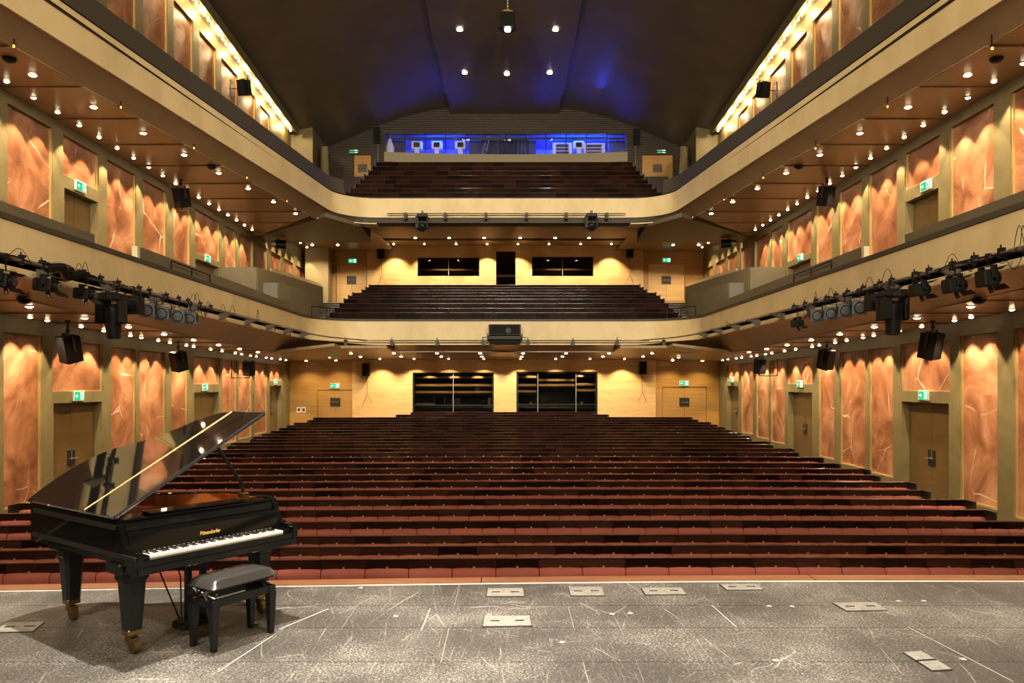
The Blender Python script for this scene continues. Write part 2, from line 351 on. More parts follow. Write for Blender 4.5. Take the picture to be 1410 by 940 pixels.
def build_wall(side):
    s = -1 if side == 'left' else 1
    root = MB(); parts = []
    def wb(m, a, b, y0, y1, z0, z1): m.box(s * a, s * b, y0, y1, z0, z1)
    tiers = [(LOW, -4.2, R(1.95), END_LOW, 'low'), (MID, R(1.95), R(6.25), END_MID, 'mid'), (UP, R(6.25), R(13.2), END_MID, 'up')]
    for bays, zb, zt, yend, kind in tiers:
        dn = 0; prev = 5.0
        for n, (k, y0, y1) in enumerate(bays):
            if kind == 'low': top = low_top((y0 + y1) / 2); bot = R(-2.62 + ((y0 + y1) / 2 - 16.5) * .032)
            elif kind == 'mid': top = R(5.86); bot = R(2.35)
            else: top = R(12.05 - .03 * ((y0 + y1) / 2 - 24)); bot = R(7.0)
            pil = MB(); wb(pil, W, W + .12, prev, y0, zb, zt); parts.append(('pilaster', pil, 'olive')); prev = y1
            wb(root, W, W + .12, y0, y1, top, zt)
            if k == 'p':
                wb(root, W, W + .12, y0, y1, zb, bot); wb(root, W + .12, W + .3, y0, y1, zb, zt)
            else:
                dn += 1; dt, bt = (LOW_DOOR if kind == 'low' else MID_DOOR)[dn]; dt = R(dt); bot = R(bt)
                wb(root, W, W + .12, y0, y1, dt, bot); wb(root, W + .12, W + .3, y0, y1, dt, zt)
                wb(root, W + .001, W + .32, y0, y0 + .05, zb, dt); wb(root, W + .001, W + .32, y1 - .05, y1, zb, dt)
                door_list.append((side, kind, dn, y0 + .05, y1 - .05, (floor_z((y0 + y1) / 2) if kind == 'low' else R(1.97)), dt))
            mp = MB(); wb(mp, W + .075, W + .12, y0 + .01, y1 - .01, bot + .01, top - .01); parts.append(('marble_panel', mp, 'marble'))
            tr = MB(); t = .03
            wb(tr, W + .03, W + .085, y0, y0 + t, bot, top); wb(tr, W + .03, W + .085, y1 - t, y1, bot, top); wb(tr, W + .03, W + .085, y0 + t, y1 - t, bot, bot + t)
            parts.append(('panel_trim', tr, 'gold'))
        wb(root, W, W + .12, prev, yend, zb, zt); wb(root, W + .12, W + .3, 5.0, bays[0][1], zb, zt)
        for (k, y0, y1), (k2, y2, y3) in zip(bays, bays[1:]): wb(root, W + .12, W + .3, y1, y2, zb, zt)
        wb(root, W + .12, W + .3, prev, yend, zb, zt)
    o = struct('wall_' + side, root, M['olive']); wall_o[side] = o
    for n, m, mt in parts: obj(n, m, M[mt], o)
    return o
build_wall('left'); build_wall('right')
# ---------------------------------------------------------------- doors
door_n = [0]
def new_door():
    door_n[0] += 1; return group_struct('door_%d' % door_n[0])
def side_door(side, kind, dn, y0, y1, z0, z1):
    s = -1 if side == 'left' else 1; d = new_door(); x = W + .20; ym = (y0 + y1) / 2
    for a, b in ((y0, ym - .004), (ym + .004, y1)):
        m = MB(); m.box(s * x, s * (x + .06), a, b, z0 + .01, z1 - .005); obj('door_leaf', m, M['doorwood'], d)
    m = MB(); m.box(s * (x - .012), s * x, ym - .16, ym + .16, z0 + .93, z0 + 1.32); pl = obj('handle_plate', m, M['darksteel'], d)
    for e in (-1, 1):
        m = MB(); m.cyl((s * (x - .012), ym + e * .05, z0 + 1.12), (s * (x - .07), ym + e * .05, z0 + 1.12), .012, 8); m.cyl((s * (x - .07), ym + e * .04, z0 + 1.12), (s * (x - .07), ym + e * .16, z0 + 1.12), .011, 8)
        obj('lever_handle', m, M['steel'], pl)
    m = MB(); m.box(s * (x - .02), s * x, ym - .01, ym + .01, z0 + 1.12, z0 + 1.30); obj('lock_bar', m, M['steel'], pl)
for a in door_list: side_door(*a)
# ---------------------------------------------------------------- wall with rectangular openings, facing the stage
def face_wall(name, Y, x0, x1, z0, z1, holes, mt, th=.25):
    xs = sorted({x0, x1, *[h[0] for h in holes], *[h[1] for h in holes]}); zs = sorted({z0, z1, *[h[2] for h in holes], *[h[3] for h in holes]}); m = MB()
    for a, b in zip(xs, xs[1:]):
        run = None
        for c, d in zip(zs, zs[1:]):
            cx, cz = (a + b) / 2, (c + d) / 2
            if any(h[0] < cx < h[1] and h[2] < cz < h[3] for h in holes): continue
            m.box(a, b, Y, Y + th, c, d)
    return struct(name, m, mt)
def pxbox(px0, px1, py0, py1, Y): return (PX(px0, Y), PX(px1, Y), PZ(py1, Y), PZ(py0, Y))
# stalls: pale maple block with two control windows, amber walls with doors left and right
YB = 36.2; B0, B1 = PX(485, YB), PX(903, YB)
wl, wr = pxbox(568, 680, 512.5, 573, YB), pxbox(711, 823, 511.5, 572, YB)
face_wall('wall_back_stalls', YB, B0, B1, -.6, R(1.45), [wl, wr], M['maple'])
m = MB(); m.box(B0, B0 + .2, YB + .25, YB + 2.4, -.6, R(1.4)); m.box(B1 - .2, B1, YB + .25, YB + 2.4, -.6, R(1.4)); struct('wall_returns_stalls', m, M['maple'])
YS = 36.6
dl, dr = pxbox(437, 486, 536.5, 600, YS), pxbox(912, 973, 532.5, 600, YS)
face_wall('wall_back_amber', YS, -W - .3, B0, -1.2, R(1.45), [dl], M['amber']); face_wall('wall_back_amber', YS, B1, W + .3, -1.2, R(1.45), [dr], M['amber'])
def back_door(bx, Y, mt, plate_z=.95, zfloor=None):
    d = new_door(); x0, x1, z0, z1 = bx; xm = (x0 + x1) / 2; z0 = zfloor if zfloor is not None else z0
    for a, b in ((x0 + .02, xm - .005), (xm + .005, x1 - .02)):
        m = MB(); m.box(a, b, Y + .03, Y + .09, z0, z1 - .02); obj('door_leaf', m, M[mt], d)
    m = MB(); m.box(xm - .24, xm + .24, Y + .01, Y + .03, z0 + plate_z, z0 + plate_z + .42); pl = obj('handle_plate', m, M['darksteel'], d)
    m = MB(); m.cyl((xm - .17, Y - .05, z0 + plate_z + .21), (xm - .02, Y - .05, z0 + plate_z + .21), .014, 8); m.cyl((xm + .02, Y - .05, z0 + plate_z + .21), (xm + .17, Y - .05, z0 + plate_z + .21), .014, 8)
    m.cyl((xm - .04, Y - .05, z0 + plate_z + .21), (xm - .04, Y + .02, z0 + plate_z + .21), .012, 6); m.cyl((xm + .04, Y - .05, z0 + plate_z + .21), (xm + .04, Y + .02, z0 + plate_z + .21), .012, 6)
    obj('lever_handle', m, M['steel'], pl); return d
back_door(dl, YS, 'amber', 1.0, R(-2.1)); back_door(dr, YS, 'amber', 1.0, R(-2.1))
# windows of the two stalls control rooms
def control_room(bx, Y, depth=2.2):
    x0, x1, z0, z1 = bx; m = MB()
    m.box(x0 - .1, x1 + .1, Y + depth, Y + depth + .1, z0 - .2, z1 + .3); m.box(x0 - .2, x0 - .1, Y + .25, Y + depth, z0 - .2, z1 + .3); m.box(x1 + .1, x1 + .2, Y + .25, Y + depth, z0 - .2, z1 + .3)
    m.box(x0 - .1, x1 + .1, Y + .25, Y + depth, z1 + .2, z1 + .3); m.box(x0 - .1, x1 + .1, Y + .25, Y + depth, z0 - .3, z0 - .2); return m
win_n = [0]
def window(bx, Y, splits, fw=.07, glass='glass', sill=None, room=2.2):
    win_n[0] += 1; wn = group_struct('window_%d' % win_n[0]); x0, x1, z0, z1 = bx; m = MB()
    m.box(x0, x1, Y + .04, Y + .14, z1 - fw, z1); m.box(x0, x1, Y + .04, Y + .14, z0, z0 + fw); m.box(x0, x0 + fw, Y + .04, Y + .14, z0 + fw, z1 - fw); m.box(x1 - fw, x1, Y + .04, Y + .14, z0 + fw, z1 - fw)
    obj('frame', m, M['black'], wn); xs = [x0 + fw] + [x0 + (x1 - x0) * t for t in splits] + [x1 - fw]
    for a, b in zip(xs, xs[1:]):
        m = MB(); m.box(a + .008, b - .008, Y + .085, Y + .097, z0 + fw, z1 - fw); obj('pane', m, M[glass], wn)
    for x in xs[1:-1]:
        m = MB(); m.box(x - .008, x + .008, Y + .08, Y + .10, z0 + fw, z1 - fw); obj('mullion', m, M['steel'], wn)
    if room: obj('room_lining', control_room(bx, Y, room), M['room'], wn)
    return wn
w1 = window(wl, YB, [.5]); w2 = window(wr, YB, [.265, .735], fw=.09)
for wn, bx in ((w1, wl), (w2, wr)):
    m = MB(); m.box(bx[0] + .05, bx[1] - .05, YB + .2, YB + .9, bx[2] + .50, bx[2] + .54); obj('counter', m, M['steel'], wn)
def reflection_bands(wn, bx, Y, px0, px1, pys, hh=.11):  # bands added behind the glass to stand in for its reflections
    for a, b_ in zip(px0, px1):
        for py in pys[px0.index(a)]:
            z = PZ(py, Y); m = MB(); m.box(PX(a, Y), PX(b_, Y), Y, Y + .05, z - hh / 2, z + hh / 2); obj('reflection_band', m, M['maple'], wn)
reflection_bands(w1, wl, YB + .75, [571.5], [678], [(519, 530, 539.5)]); reflection_bands(w2, wr, YB + .75, [713, 741.5, 793.5], [738.5, 791, 820], [(518.5, 530, 538.5), (523, 530), (517.5, 529, 537)])
for bx in (wl, wr):  # unseen lamps added behind the glass to brighten the bands
    for t in (.2, .5, .8): lamp('SPOT', 'band_fill_lamp', (bx[0] + (bx[1] - bx[0]) * t, YB + .40, bx[3] + .1), 110, WARMER, (bx[0] + (bx[1] - bx[0]) * t, YB + .78, bx[3] - 1.2), spot_size=1.6, spot_blend=.6)
# middle balcony back wall
YM = 39.2; C0, C1 = PX(505.5, YM), PX(886, YM)
ml, mr, mc = pxbox(575, 660, 354.5, 380, YM), pxbox(732.5, 817, 353.5, 380, YM), pxbox(683, 710, 346, 396, YM)
face_wall('wall_back_balcony', YM, C0, C1, R(4.3), R(7.35), [ml, mr, mc], M['maple'])
m = MB(); m.box(C0, C0 + .2, YM + .25, YM + .6, R(4.0), R(7.3)); m.box(C1 - .2, C1, YM + .25, YM + .6, R(4.0), R(7.3)); struct('wall_returns_balcony', m, M['maple'])
w3 = window(ml, YM, [.5], fw=.04); w4 = window(mr, YM, [.5], fw=.04); w5 = window(mc, YM, [], fw=.03)
reflection_bands(w3, ml, YM + .5, [576], [659], [(371.3,)], .09); reflection_bands(w4, mr, YM + .5, [733], [816], [(371,)], .09); reflection_bands(w5, mc, YM + .5, [684], [709.5], [(352.5, 379.5)], .12)
for bx in (ml, mr): lamp('SPOT', 'band_fill_lamp', ((bx[0] + bx[1]) / 2, YM + .32, bx[3] + .15), 150, WARMER, ((bx[0] + bx[1]) / 2, YM + .6, bx[2]), spot_size=2.2, spot_blend=.6)  # same added fill for the bands in the balcony windows
YMS = 39.5
el, er = pxbox(463, 505, 364, 416, YMS), pxbox(892, 943, 363.5, 414, YMS)
face_wall('wall_back_maple', YMS, -W - .3, C0, R(1.9), R(7.4), [el], M['amber']); face_wall('wall_back_maple', YMS, C1, W + .3, R(1.9), R(7.4), [er], M['amber'])
back_door(el, YMS, 'maple', .95, R(4.2)); back_door(er, YMS, 'maple', .95, R(4.2))
m = MB(); m.box(PX(420, 38.6), PX(452, 38.6), 38.6, 39.5, R(1.9), R(7.2)); struct('column_balcony', m, M['column'])
# ---------------------------------------------------------------- balcony fronts
def front_path(half, splay, y0, yc, t, n=9):
    """plan of a balcony front from the left wall side round to the right; half(Y) = half + splay*(Y)"""
    xc = half + splay * yc; d = Vector((-splay, 1)).normalized(); pts = []
    c = Vector((-xc, yc)); dl = Vector((-splay, 1)).normalized(); p0 = c - dl * t; p2 = c + Vector((1, 0)) * t
    k = 0.5523; L_ = []
    m_ = 14
    for i in range(m_):
        y = y0 + (p0.y - y0) * i / m_; L_.append((-(half + splay * y), y))
    for i in range(n + 1):
        u = i / n; q1 = p0 + (c - p0) * k; q2 = p2 + (c - p2) * k
        q = (1 - u) ** 3 * p0 + 3 * (1 - u) ** 2 * u * q1 + 3 * (1 - u) * u * u * q2 + u ** 3 * p2; L_.append((q.x, q.y))
    cen = [p2.x + (-2 * p2.x) * i / 8 for i in range(1, 8)]
    return L_ + [(x, yc) for x in cen] + [(-x, y) for x, y in L_[::-1]]
def normals(path):
    out = []
    for i in range(len(path)):
        a = Vector(path[max(i - 1, 0)]); b = Vector(path[min(i + 1, len(path) - 1)]); d = (b - a).normalized(); out.append(Vector((d.y, -d.x)))
    return out                                              # towards the middle of the hall / the stage
def loft(path, prof, i0=0, i1=None):
    """prof(i, p) -> list of (offset towards the stage, z); closed section swept along the plan"""
    nr = normals(path); m = MB(); i1 = len(path) if i1 is None else i1; rows = []
    for i in range(i0, i1):
        p = Vector(path[i]); rows.append([(p.x + nr[i].x * o, p.y + nr[i].y * o, z) for o, z in prof(i, p)])
    n = len(rows[0]); vs = [q for r in rows for q in r]; fs = [tuple(range(n)), tuple(range((len(rows) - 1) * n, len(rows) * n))[::-1]]
    for k in range(len(rows) - 1):
        for j in range(n):
            l = (j + 1) % n; fs.append((k * n + j, (k + 1) * n + j, (k + 1) * n + l, k * n + l))
    return m.add(vs, fs)
PM = front_path(7.46, 0.0, 4.0, 30.5, 2.1); NM = len(PM)
PU = front_path(8.4 + .128 * 12.73, -.128, 4.0, 29.4, 1.35); NU = len(PU)
def mid_b(p): return R(1.68 if abs(p.x) > 7 else 1.68 - .13 * (7 - abs(p.x)) / 1.7 if abs(p.x) > 5.3 else 1.55)
# middle balcony
bal = struct('balcony_front_middle', loft(PM, lambda i, p: [(0, mid_b(p)), (0, R(2.49)), (-.14, R(2.49)), (-.14, mid_b(p))]), M['cream'], smooth=True)
obj('cap_rail', loft(PM, lambda i, p: [(.03, R(2.49)), (.03, R(2.58)), (-.42, R(2.58)), (-.42, R(2.49))]), M['parapet_dark'], bal, smooth=True)
# upper balcony
balu = struct('balcony_front_upper', loft(PU, lambda i, p: [(0, R(6.40)), (0, R(7.14)), (-.14, R(7.14)), (-.14, R(6.40))]), M['cream'], smooth=True)
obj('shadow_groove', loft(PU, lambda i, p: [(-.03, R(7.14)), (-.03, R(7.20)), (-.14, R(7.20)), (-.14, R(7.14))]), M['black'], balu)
for i0, i1 in ((0, 19), (NU - 19, NU)):
    obj('parapet_panel', loft(PU, lambda i, p: [(-.05, R(7.20)), (-.10, R(7.74)), (-.22, R(7.74)), (-.22, R(7.20))], i0, i1), M['parapet_dark'], balu, smooth=True)
obj('lower_lip', loft(PU, lambda i, p: [(-.15, R(6.18)), (-.15, R(6.22)), (-.8, R(6.22)), (-.8, R(6.18))], 16, 24), M['cream'], balu); obj('lower_lip', loft(PU, lambda i, p: [(-.15, R(6.18)), (-.15, R(6.22)), (-.8, R(6.22)), (-.8, R(6.18))], NU - 24, NU - 16), M['cream'], balu)
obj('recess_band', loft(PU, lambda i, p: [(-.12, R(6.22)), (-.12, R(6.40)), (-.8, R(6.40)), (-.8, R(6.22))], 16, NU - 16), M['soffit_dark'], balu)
# ---------------------------------------------------------------- soffits
ZS_TAB = [(4, 1.78), (15.5, 1.44), (21, 1.29), (25, 1.20), (30, 1.12), (36.9, 1.08)]
def zlow(x, y):
    a = lerp_tab(ZS_TAB, y); b = 1.30 - .032 * (y - 31.55); t = min(max((abs(x) - 6.3) / 2.2, 0), 1)
    return R(b + (a - b) * t)
sof = group_struct('ceiling_soffit_lower'); sofu = group_struct('ceiling_soffit_upper')
BAYL = [4.0] + [6.2 + 1.9 * k for k in range(15)]
for s in (-1, 1):
    for a, b in zip(BAYL, BAYL[1:]):
        b = min(b, 28.4)
        if b <= a: continue
        m = MB(); x = lambda v: s * v; zn, zf = zlow(10, a), zlow(10, b) + .03
        top = .10
        m.add([(x(10.32), a, zn), (x(8.55), a, zn), (x(8.55), b, zf), (x(10.32), b, zf), (x(10.32), a, zn + top), (x(8.55), a, zn + top), (x(8.55), b, zf + top), (x(10.32), b, zf + top)], [(0, 3, 2, 1), (4, 5, 6, 7), (0, 1, 5, 4), (2, 3, 7, 6), (0, 4, 7, 3), (1, 2, 6, 5)])
        obj('soffit_panel', m, M['soffit'], sof)
    for a, b in zip(BAYL, BAYL[1:]):
        ye = 28.0 if s < 0 else 28.0
        b2 = min(b, 31.7)
        if b2 <= a: continue
        inner = lambda y: 8.4 - .128 * (y - 12.73) + .55
        m = MB(); zn, zf = R(6.09), R(6.12); top = .1
        def xi(y): return s * (inner(y) if y < 27.8 else inner(27.8) + (10.3 - inner(27.8)) * (y - 27.8) / 3.95)
        def cell(a, b2, zn, zf):
            m.add([(s * 10.32, a, zn), (xi(a), a, zn), (xi(b2), b2, zf), (s * 10.32, b2, zf), (s * 10.32, a, zn + top), (xi(a), a, zn + top), (xi(b2), b2, zf + top), (s * 10.32, b2, zf + top)], [(0, 3, 2, 1), (4, 5, 6, 7), (0, 1, 5, 4), (2, 3, 7, 6), (0, 4, 7, 3), (1, 2, 6, 5)])
        if a < 27.8 < b2: cell(a, 27.8, zn, R(6.105)); cell(27.8, b2, R(6.105), zf)
        else: cell(a, b2, zn, zf)
        obj('soffit_panel', m, M['soffit'], sofu)
# sloping trough between flat soffit and balcony edge
def fascia_inner(path, i0, i1, off_in, z_in, z_out):
    nr = normals(path); rows = []
    for i in range(i0, i1):
        p = Vector(path[i]); zi = z_in((p.x - nr[i].x * off_in, p.y - nr[i].y * off_in)) if callable(z_in) else z_in; rows.append([(p.x + nr[i].x * -.01, p.y + nr[i].y * -.01, z_out(p)), (p.x - nr[i].x * off_in * .35, p.y - nr[i].y * off_in * .35, z_out(p) - (z_out(p) - zi) * .15), (p.x - nr[i].x * off_in, p.y - nr[i].y * off_in, zi)])
    m = MB(); m.grid(rows); return m
obj('edge_cove', fascia_inner(PM, 0, NM, 1.12, lambda q: zlow(q[0], q[1]) + .02, lambda p: mid_b(p) + .01), M['soffit'], sof, smooth=True)
obj('edge_cove', fascia_inner(PU, 0, 19, .58, R(6.10), lambda p: R(6.41)), M['soffit'], sofu, smooth=True); obj('edge_cove', fascia_inner(PU, NU - 19, NU, .58, R(6.10), lambda p: R(6.41)), M['soffit'], sofu, smooth=True)
# soffit at the back of the stalls, under the middle balcony
cols = [-10.4, -8.5, -6.3, -4.5, -2.7, -.9, .9, 2.7, 4.5, 6.3, 8.5, 10.4]
for a, b in zip(cols, cols[1:]):
    q = MB(); ya = 28.4 if max(abs(a), abs(b)) > 8.4 else 29.4 if max(abs(a), abs(b)) > 6 else 31.55
    yb = 36.9; g = .004; zz = [zlow(a, ya), zlow(b, ya), zlow(b, yb), zlow(a, yb)]; c4 = [(a + g, ya), (b - g, ya), (b - g, yb), (a + g, yb)]
    q.add([(x, y, z) for (x, y), z in zip(c4, zz)] + [(x, y, z + .1) for (x, y), z in zip(c4, zz)], [(0, 3, 2, 1), (4, 5, 6, 7), (0, 1, 5, 4), (1, 2, 6, 5), (2, 3, 7, 6), (0, 4, 7, 3)])
    obj('soffit_panel', q, M['soffit'], sof)
# under the upper balcony: flat wedges at the sides, red-brown rising middle, recess by the doors
for s in (-1, 1):
    q = MB(); a = (s * 6.53, 27.9); b = (s * 10.32, 31.8); pts = [a, b, (s * 10.32, 32.9), (s * 5.75, 32.9), (s * 5.6, 29.6)]
    pts = pts if s > 0 else pts[::-1]
    q.prism(pts, R(6.10), R(6.25)); obj('soffit_wedge', q, M['parapet'], sofu)
    q = MB(); q.box(s * 5.75, s * 10.32, 32.9, 39.5, R(6.85), R(6.95)); q.box(s * 5.75, s * 10.32, 32.8, 32.95, R(6.1), R(6.9)); obj('door_recess_ceiling', q, M['soffit'], sofu)
q = MB(); q.add([(-5.75, 29.55, R(6.30)), (5.75, 29.55, R(6.30)), (5.75, 36.4, R(6.93)), (-5.75, 36.4, R(6.93)), (5.75, 36.4, R(6.99)), (-5.75, 36.4, R(6.99))], [(0, 1, 2, 3), (3, 2, 4, 5)])
obj('red_soffit', q, M['soffit_red'], sofu)
q = MB(); q.add([(-7.0, 36.6, R(6.86)), (7.0, 36.6, R(6.86)), (7.0, 39.4, R(7.16)), (-7.0, 39.4, R(7.16)), (-7.0, 36.6, R(7.1)), (7.0, 36.6, R(7.1))], [(0, 1, 2, 3), (0, 4, 5, 1)]); obj('lamp_soffit', q, M['soffit'], sofu)
# balcony floors and stepped tiers
m = MB(); outer = [(-10.35, PM[0][1])] + [(-10.35, 39.5), (10.35, 39.5)] + [(10.35, PM[-1][1])]
m.prism([(x, y + (.3 if abs(x) < 7.4 else 0)) for x, y in PM][::-1] + outer, R(1.80), R(1.96)); struct('floor_middle', m, M['carpet'])
MROW_Y = [31.3 + .93 * k for k in range(9)]; MROW_PY = [430, 424, 417.5, 411.5, 407, 403, 399, 395.5, 392]; MROW_Z = [PZ(p, y) for p, y in zip(MROW_PY, MROW_Y)]
UROW_Y = [30.6 + 1.02 * k for k in range(8)]; UROW_PY = [265, 259, 253, 247.3, 241.3, 235.2, 229, 223]; UROW_Z = [PZ(p, y) for p, y in zip(UROW_PY, UROW_Y)]
m = MB()
for k, (y, z) in enumerate(zip(MROW_Y, MROW_Z)): m.box(-7.25, 7.25, y - .55, (MROW_Y[k + 1] - .55 if k < 8 else 39.3), R(1.9), z - .86)
struct('floor_tiers_middle', m, M['carpet'])
m = MB()
for k, (y, z) in enumerate(zip(UROW_Y, UROW_Z)): m.box(-8.0, 8.0, y - .6, (UROW_Y[k + 1] - .6 if k < 7 else 39.4), R(6.42 + .092 * (y + .5 - 29.55)), z - .88)
m.box(-10.3, -7.9, 29.9, 39.5, R(6.97), R(7.04)); m.box(7.9, 10.3, 29.9, 39.5, R(6.97), R(7.04))
for s in (-1, 1): m.add([(s * 10.3, 4, R(6.95)), (s * 9.3, 4, R(6.95)), (s * 6.5, 27.9, R(6.95)), (s * 6.5, 30, R(6.95)), (s * 10.3, 30, R(6.95))], [(0, 1, 2, 3, 4)])
struct('floor_tiers_upper', m, M['carpet'])
# side aisle steps of the middle balcony with pale nosings
for s in (-1, 1):
    st = group_struct('floor_steps')
    for k in range(7):
        y = 31.2 + .65 * k; z = R(2.72 + .165 * k)
        q = MB(); q.box(s * 7.3, s * 8.5, y, y + 3.0 if k == 6 else y + .63, R(1.95), z); obj('step', q, M['carpet'], st)
        q = MB(); q.box(s * 7.3, s * 8.5, y - .01, y + .05, z, z + .012); obj('step_nosing', q, M['steel'], st)
# grey parapets along the side of the middle balcony
for s in (-1, 1):
    pr = group_struct('parapet_middle')
    def wallseg(pts, z0, z1, th=.10, mt='parapet', name='parapet_panel'):
        for (a, b) in zip(pts, pts[1:]):
            a, b = Vector(a), Vector(b); d = (b - a).normalized(); nn = Vector((d.y, -d.x)) * th / 2; q = MB()
            q.prism([(s * (p.x), p.y) for p in (a + nn, b + nn, b - nn, a - nn)][::s], R(z0), R(z1)); obj(name, q, M[mt], pr)
    wallseg([(7.78, 5.0), (7.78, 14.55)], 2.58, 2.84); wallseg([(7.78, 16.35), (7.78, 23.5), (7.85, 28.0)], 2.58, 2.93)
    wallseg([(10.2, 27.7), (8.95, 27.7), (7.95, 33.3)], 1.97, 4.22); wallseg([(9.3, 28.0), (8.35, 28.2)], 1.97, 3.72, mt='parapet_dimmed'); wallseg([(8.35, 28.2), (7.6, 31.3), (8.4, 31.45)], 1.97, 3.72)
    wallseg([(9.9, 32.4), (9.0, 37.5)], 1.97, 4.9, mt='cream')
    wallseg([(7.78, 14.6), (7.78, 16.3)], 2.58, 2.66)
    q = MB(); q.box(s * 7.74, s * 7.86, 16.25, 16.36, R(2.58), R(2.93)); obj('parapet_end', q, M['cream_pale'], pr)
    # tubular handrails on the cap
    for ya, yb, z in ((17.6, 19.9, 2.83), (29.0, 30.4, 2.95)):
        q = MB(); x0, x1 = (7.62, 7.62) if ya < 25 else (7.3, 6.5)
        pts = [(s * x0, ya, R(2.58)), (s * x0, ya, R(z)), (s * x1, yb, R(z)), (s * x1, yb, R(2.58))]; q.tube(pts[:2], .018); q.tube(pts[1:3], .018); q.tube(pts[2:], .018)
        q.tube([(s * (x0 + x1) / 2, (ya + yb) / 2, R(2.58)), (s * (x0 + x1) / 2, (ya + yb) / 2, R(z))], .018); obj('handrail', q, M['black'], pr)
# ---------------------------------------------------------------- upper back: slatted wall, blue control window, doors
YU = 39.5
ul, ur = pxbox(487, 511, 213, 250, YU), pxbox(884, 927, 213, 250, YU)
bw = pxbox(531, 862, 184, 214, YU)
face_wall('wall_back_upper', YU, -10.4, 10.4, R(6.9), R(15.0), [ul, ur, bw], M['soffit_dark'])
back_door(ul, YU, 'amber', .8, R(10.15)); back_door(ur, YU, 'amber', .8, R(10.15))
sl = MB(); z = R(10.3); 
while z < R(14.25):
    segs = [(-9.2, bw[0] - .05), (bw[1] + .05, 9.2)] if z < bw[3] + .02 else [(-9.2, 9.2)]
    for a, b in segs:
        cut = [(a, b)]
        for h in (ul, ur):
            if h[2] < z < h[3]: cut = [c for p, q in cut for c in ((p, min(q, h[0] - .02)), (max(p, h[1] + .02), q)) if c[1] > c[0]]
        for p, q in cut: sl.box(p, q, YU - .07, YU, z, z + .055)
    z += .105
o = obj('timber_slats', sl, mat('slat_wood', (.045, .029, .015), .5), bpy.data.objects['wall_back_upper'], kind='stuff')
# curved cream band and glass of the projection room
win_n[0] += 1; uw = group_struct('window_%d' % win_n[0]); NB = 12
def arc_y(x): return 39.0 + .45 * (1 - (x / 6.2) ** 2)
xa, xb = bw[0], bw[1]; q = MB(); rows = []
for i in range(NB + 1):
    x = xa + (xb - xa) * i / NB; rows.append([(x, arc_y(x), PZ(226, YU)), (x, arc_y(x), PZ(212.8, YU)), (x, YU + .3, PZ(212.8, YU)), (x, YU + .3, PZ(226, YU))])
vs = [p for r in rows for p in r]; fs = []
for k in range(NB):
    for j in range(4): fs.append((k * 4 + j, (k + 1) * 4 + j, (k + 1) * 4 + (j + 1) % 4, k * 4 + (j + 1) % 4))
q.add(vs, fs + [(0, 1, 2, 3), tuple(NB * 4 + j for j in (3, 2, 1, 0))]); obj('sill_band', q, M['sill'], uw)
for i in range(NB):
    x0, x1 = xa + (xb - xa) * i / NB, xa + (xb - xa) * (i + 1) / NB; q = MB()
    q.slab([(x0 + .02, arc_y(x0) + .1, bw[2]), (x1 - .02, arc_y(x1) + .1, bw[2]), (x1 - .02, arc_y(x1) + .1, bw[3]), (x0 + .02, arc_y(x0) + .1, bw[3])], (0, .012, 0)); obj('pane', q, M['glass_clear'], uw)
    if i: q = MB(); q.box(x0 - .02, x0 + .02, arc_y(x0) + .08, arc_y(x0) + .14, bw[2], bw[3]); obj('mullion', q, M['black'], uw)
q = MB(); x0, x1, z0, z1 = bw; ydeep = 43.0
q.box(x0 - .3, x1 + .3, ydeep, ydeep + .1, z0 - .5, z1 + .5); q.box(x0 - .3, x0 - .2, YU + .25, ydeep, z0 - .5, z1 + .5); q.box(x1 + .2, x1 + .3, YU + .25, ydeep, z0 - .5, z1 + .5); q.box(x0 - .3, x1 + .3, YU + .25, ydeep, z1 + .25, z1 + .35); q.box(x0 - .3, x1 + .3, YU + .25, ydeep, z0 - .55, z0 - .45)
obj('room_lining', q, M['bluewall'], uw)
q = MB(); q.box(x0, x1, 40.0, 40.12, PZ(191.5, 40.0), PZ(189, 40.0)); obj('ceiling_beam', q, M['room'], uw)
for pa, pb in ((540, 557), (646, 664), (728, 738), (838, 862)):
    q = MB(); q.box(PX(pa, 41), PX(pb, 41), 41.0, 41.08, z0 - .4, z1 + .1); obj('dark_panel', q, M['room'], uw)
for x, pw in ((-3.4, 650), (3.0, 850), (4.6, 600)):
    lamp('AREA', 'blue_room_lamp', (x, 40.9, z1 + .2), pw, (.015, .09, 1.0), (x, 41.2, z0), size=1.6)
lamp('SPOT', 'blue_beam', (4.4, 38.6, R(12.9)), 60, (.04, .06, 1.0), (4.2, 34.0, R(14.4)), spot_size=.55, spot_blend=1.0)
for s_ in (-1, 1):
    lamp('SPOT', 'moving_head_beam', (s_ * 3.05, 28.6, R(6.02)), 420, (1.0, .92, .72), (-s_ * 6.05, 28.75, R(6.75)), spot_size=.085, spot_blend=.5)
lamp('SPOT', 'moving_head_beam', (-3.05, 28.55, R(6.02)), 260, (.22, .16, 1.0), (6.62, 27.2, R(6.7)), spot_size=.10, spot_blend=.8)
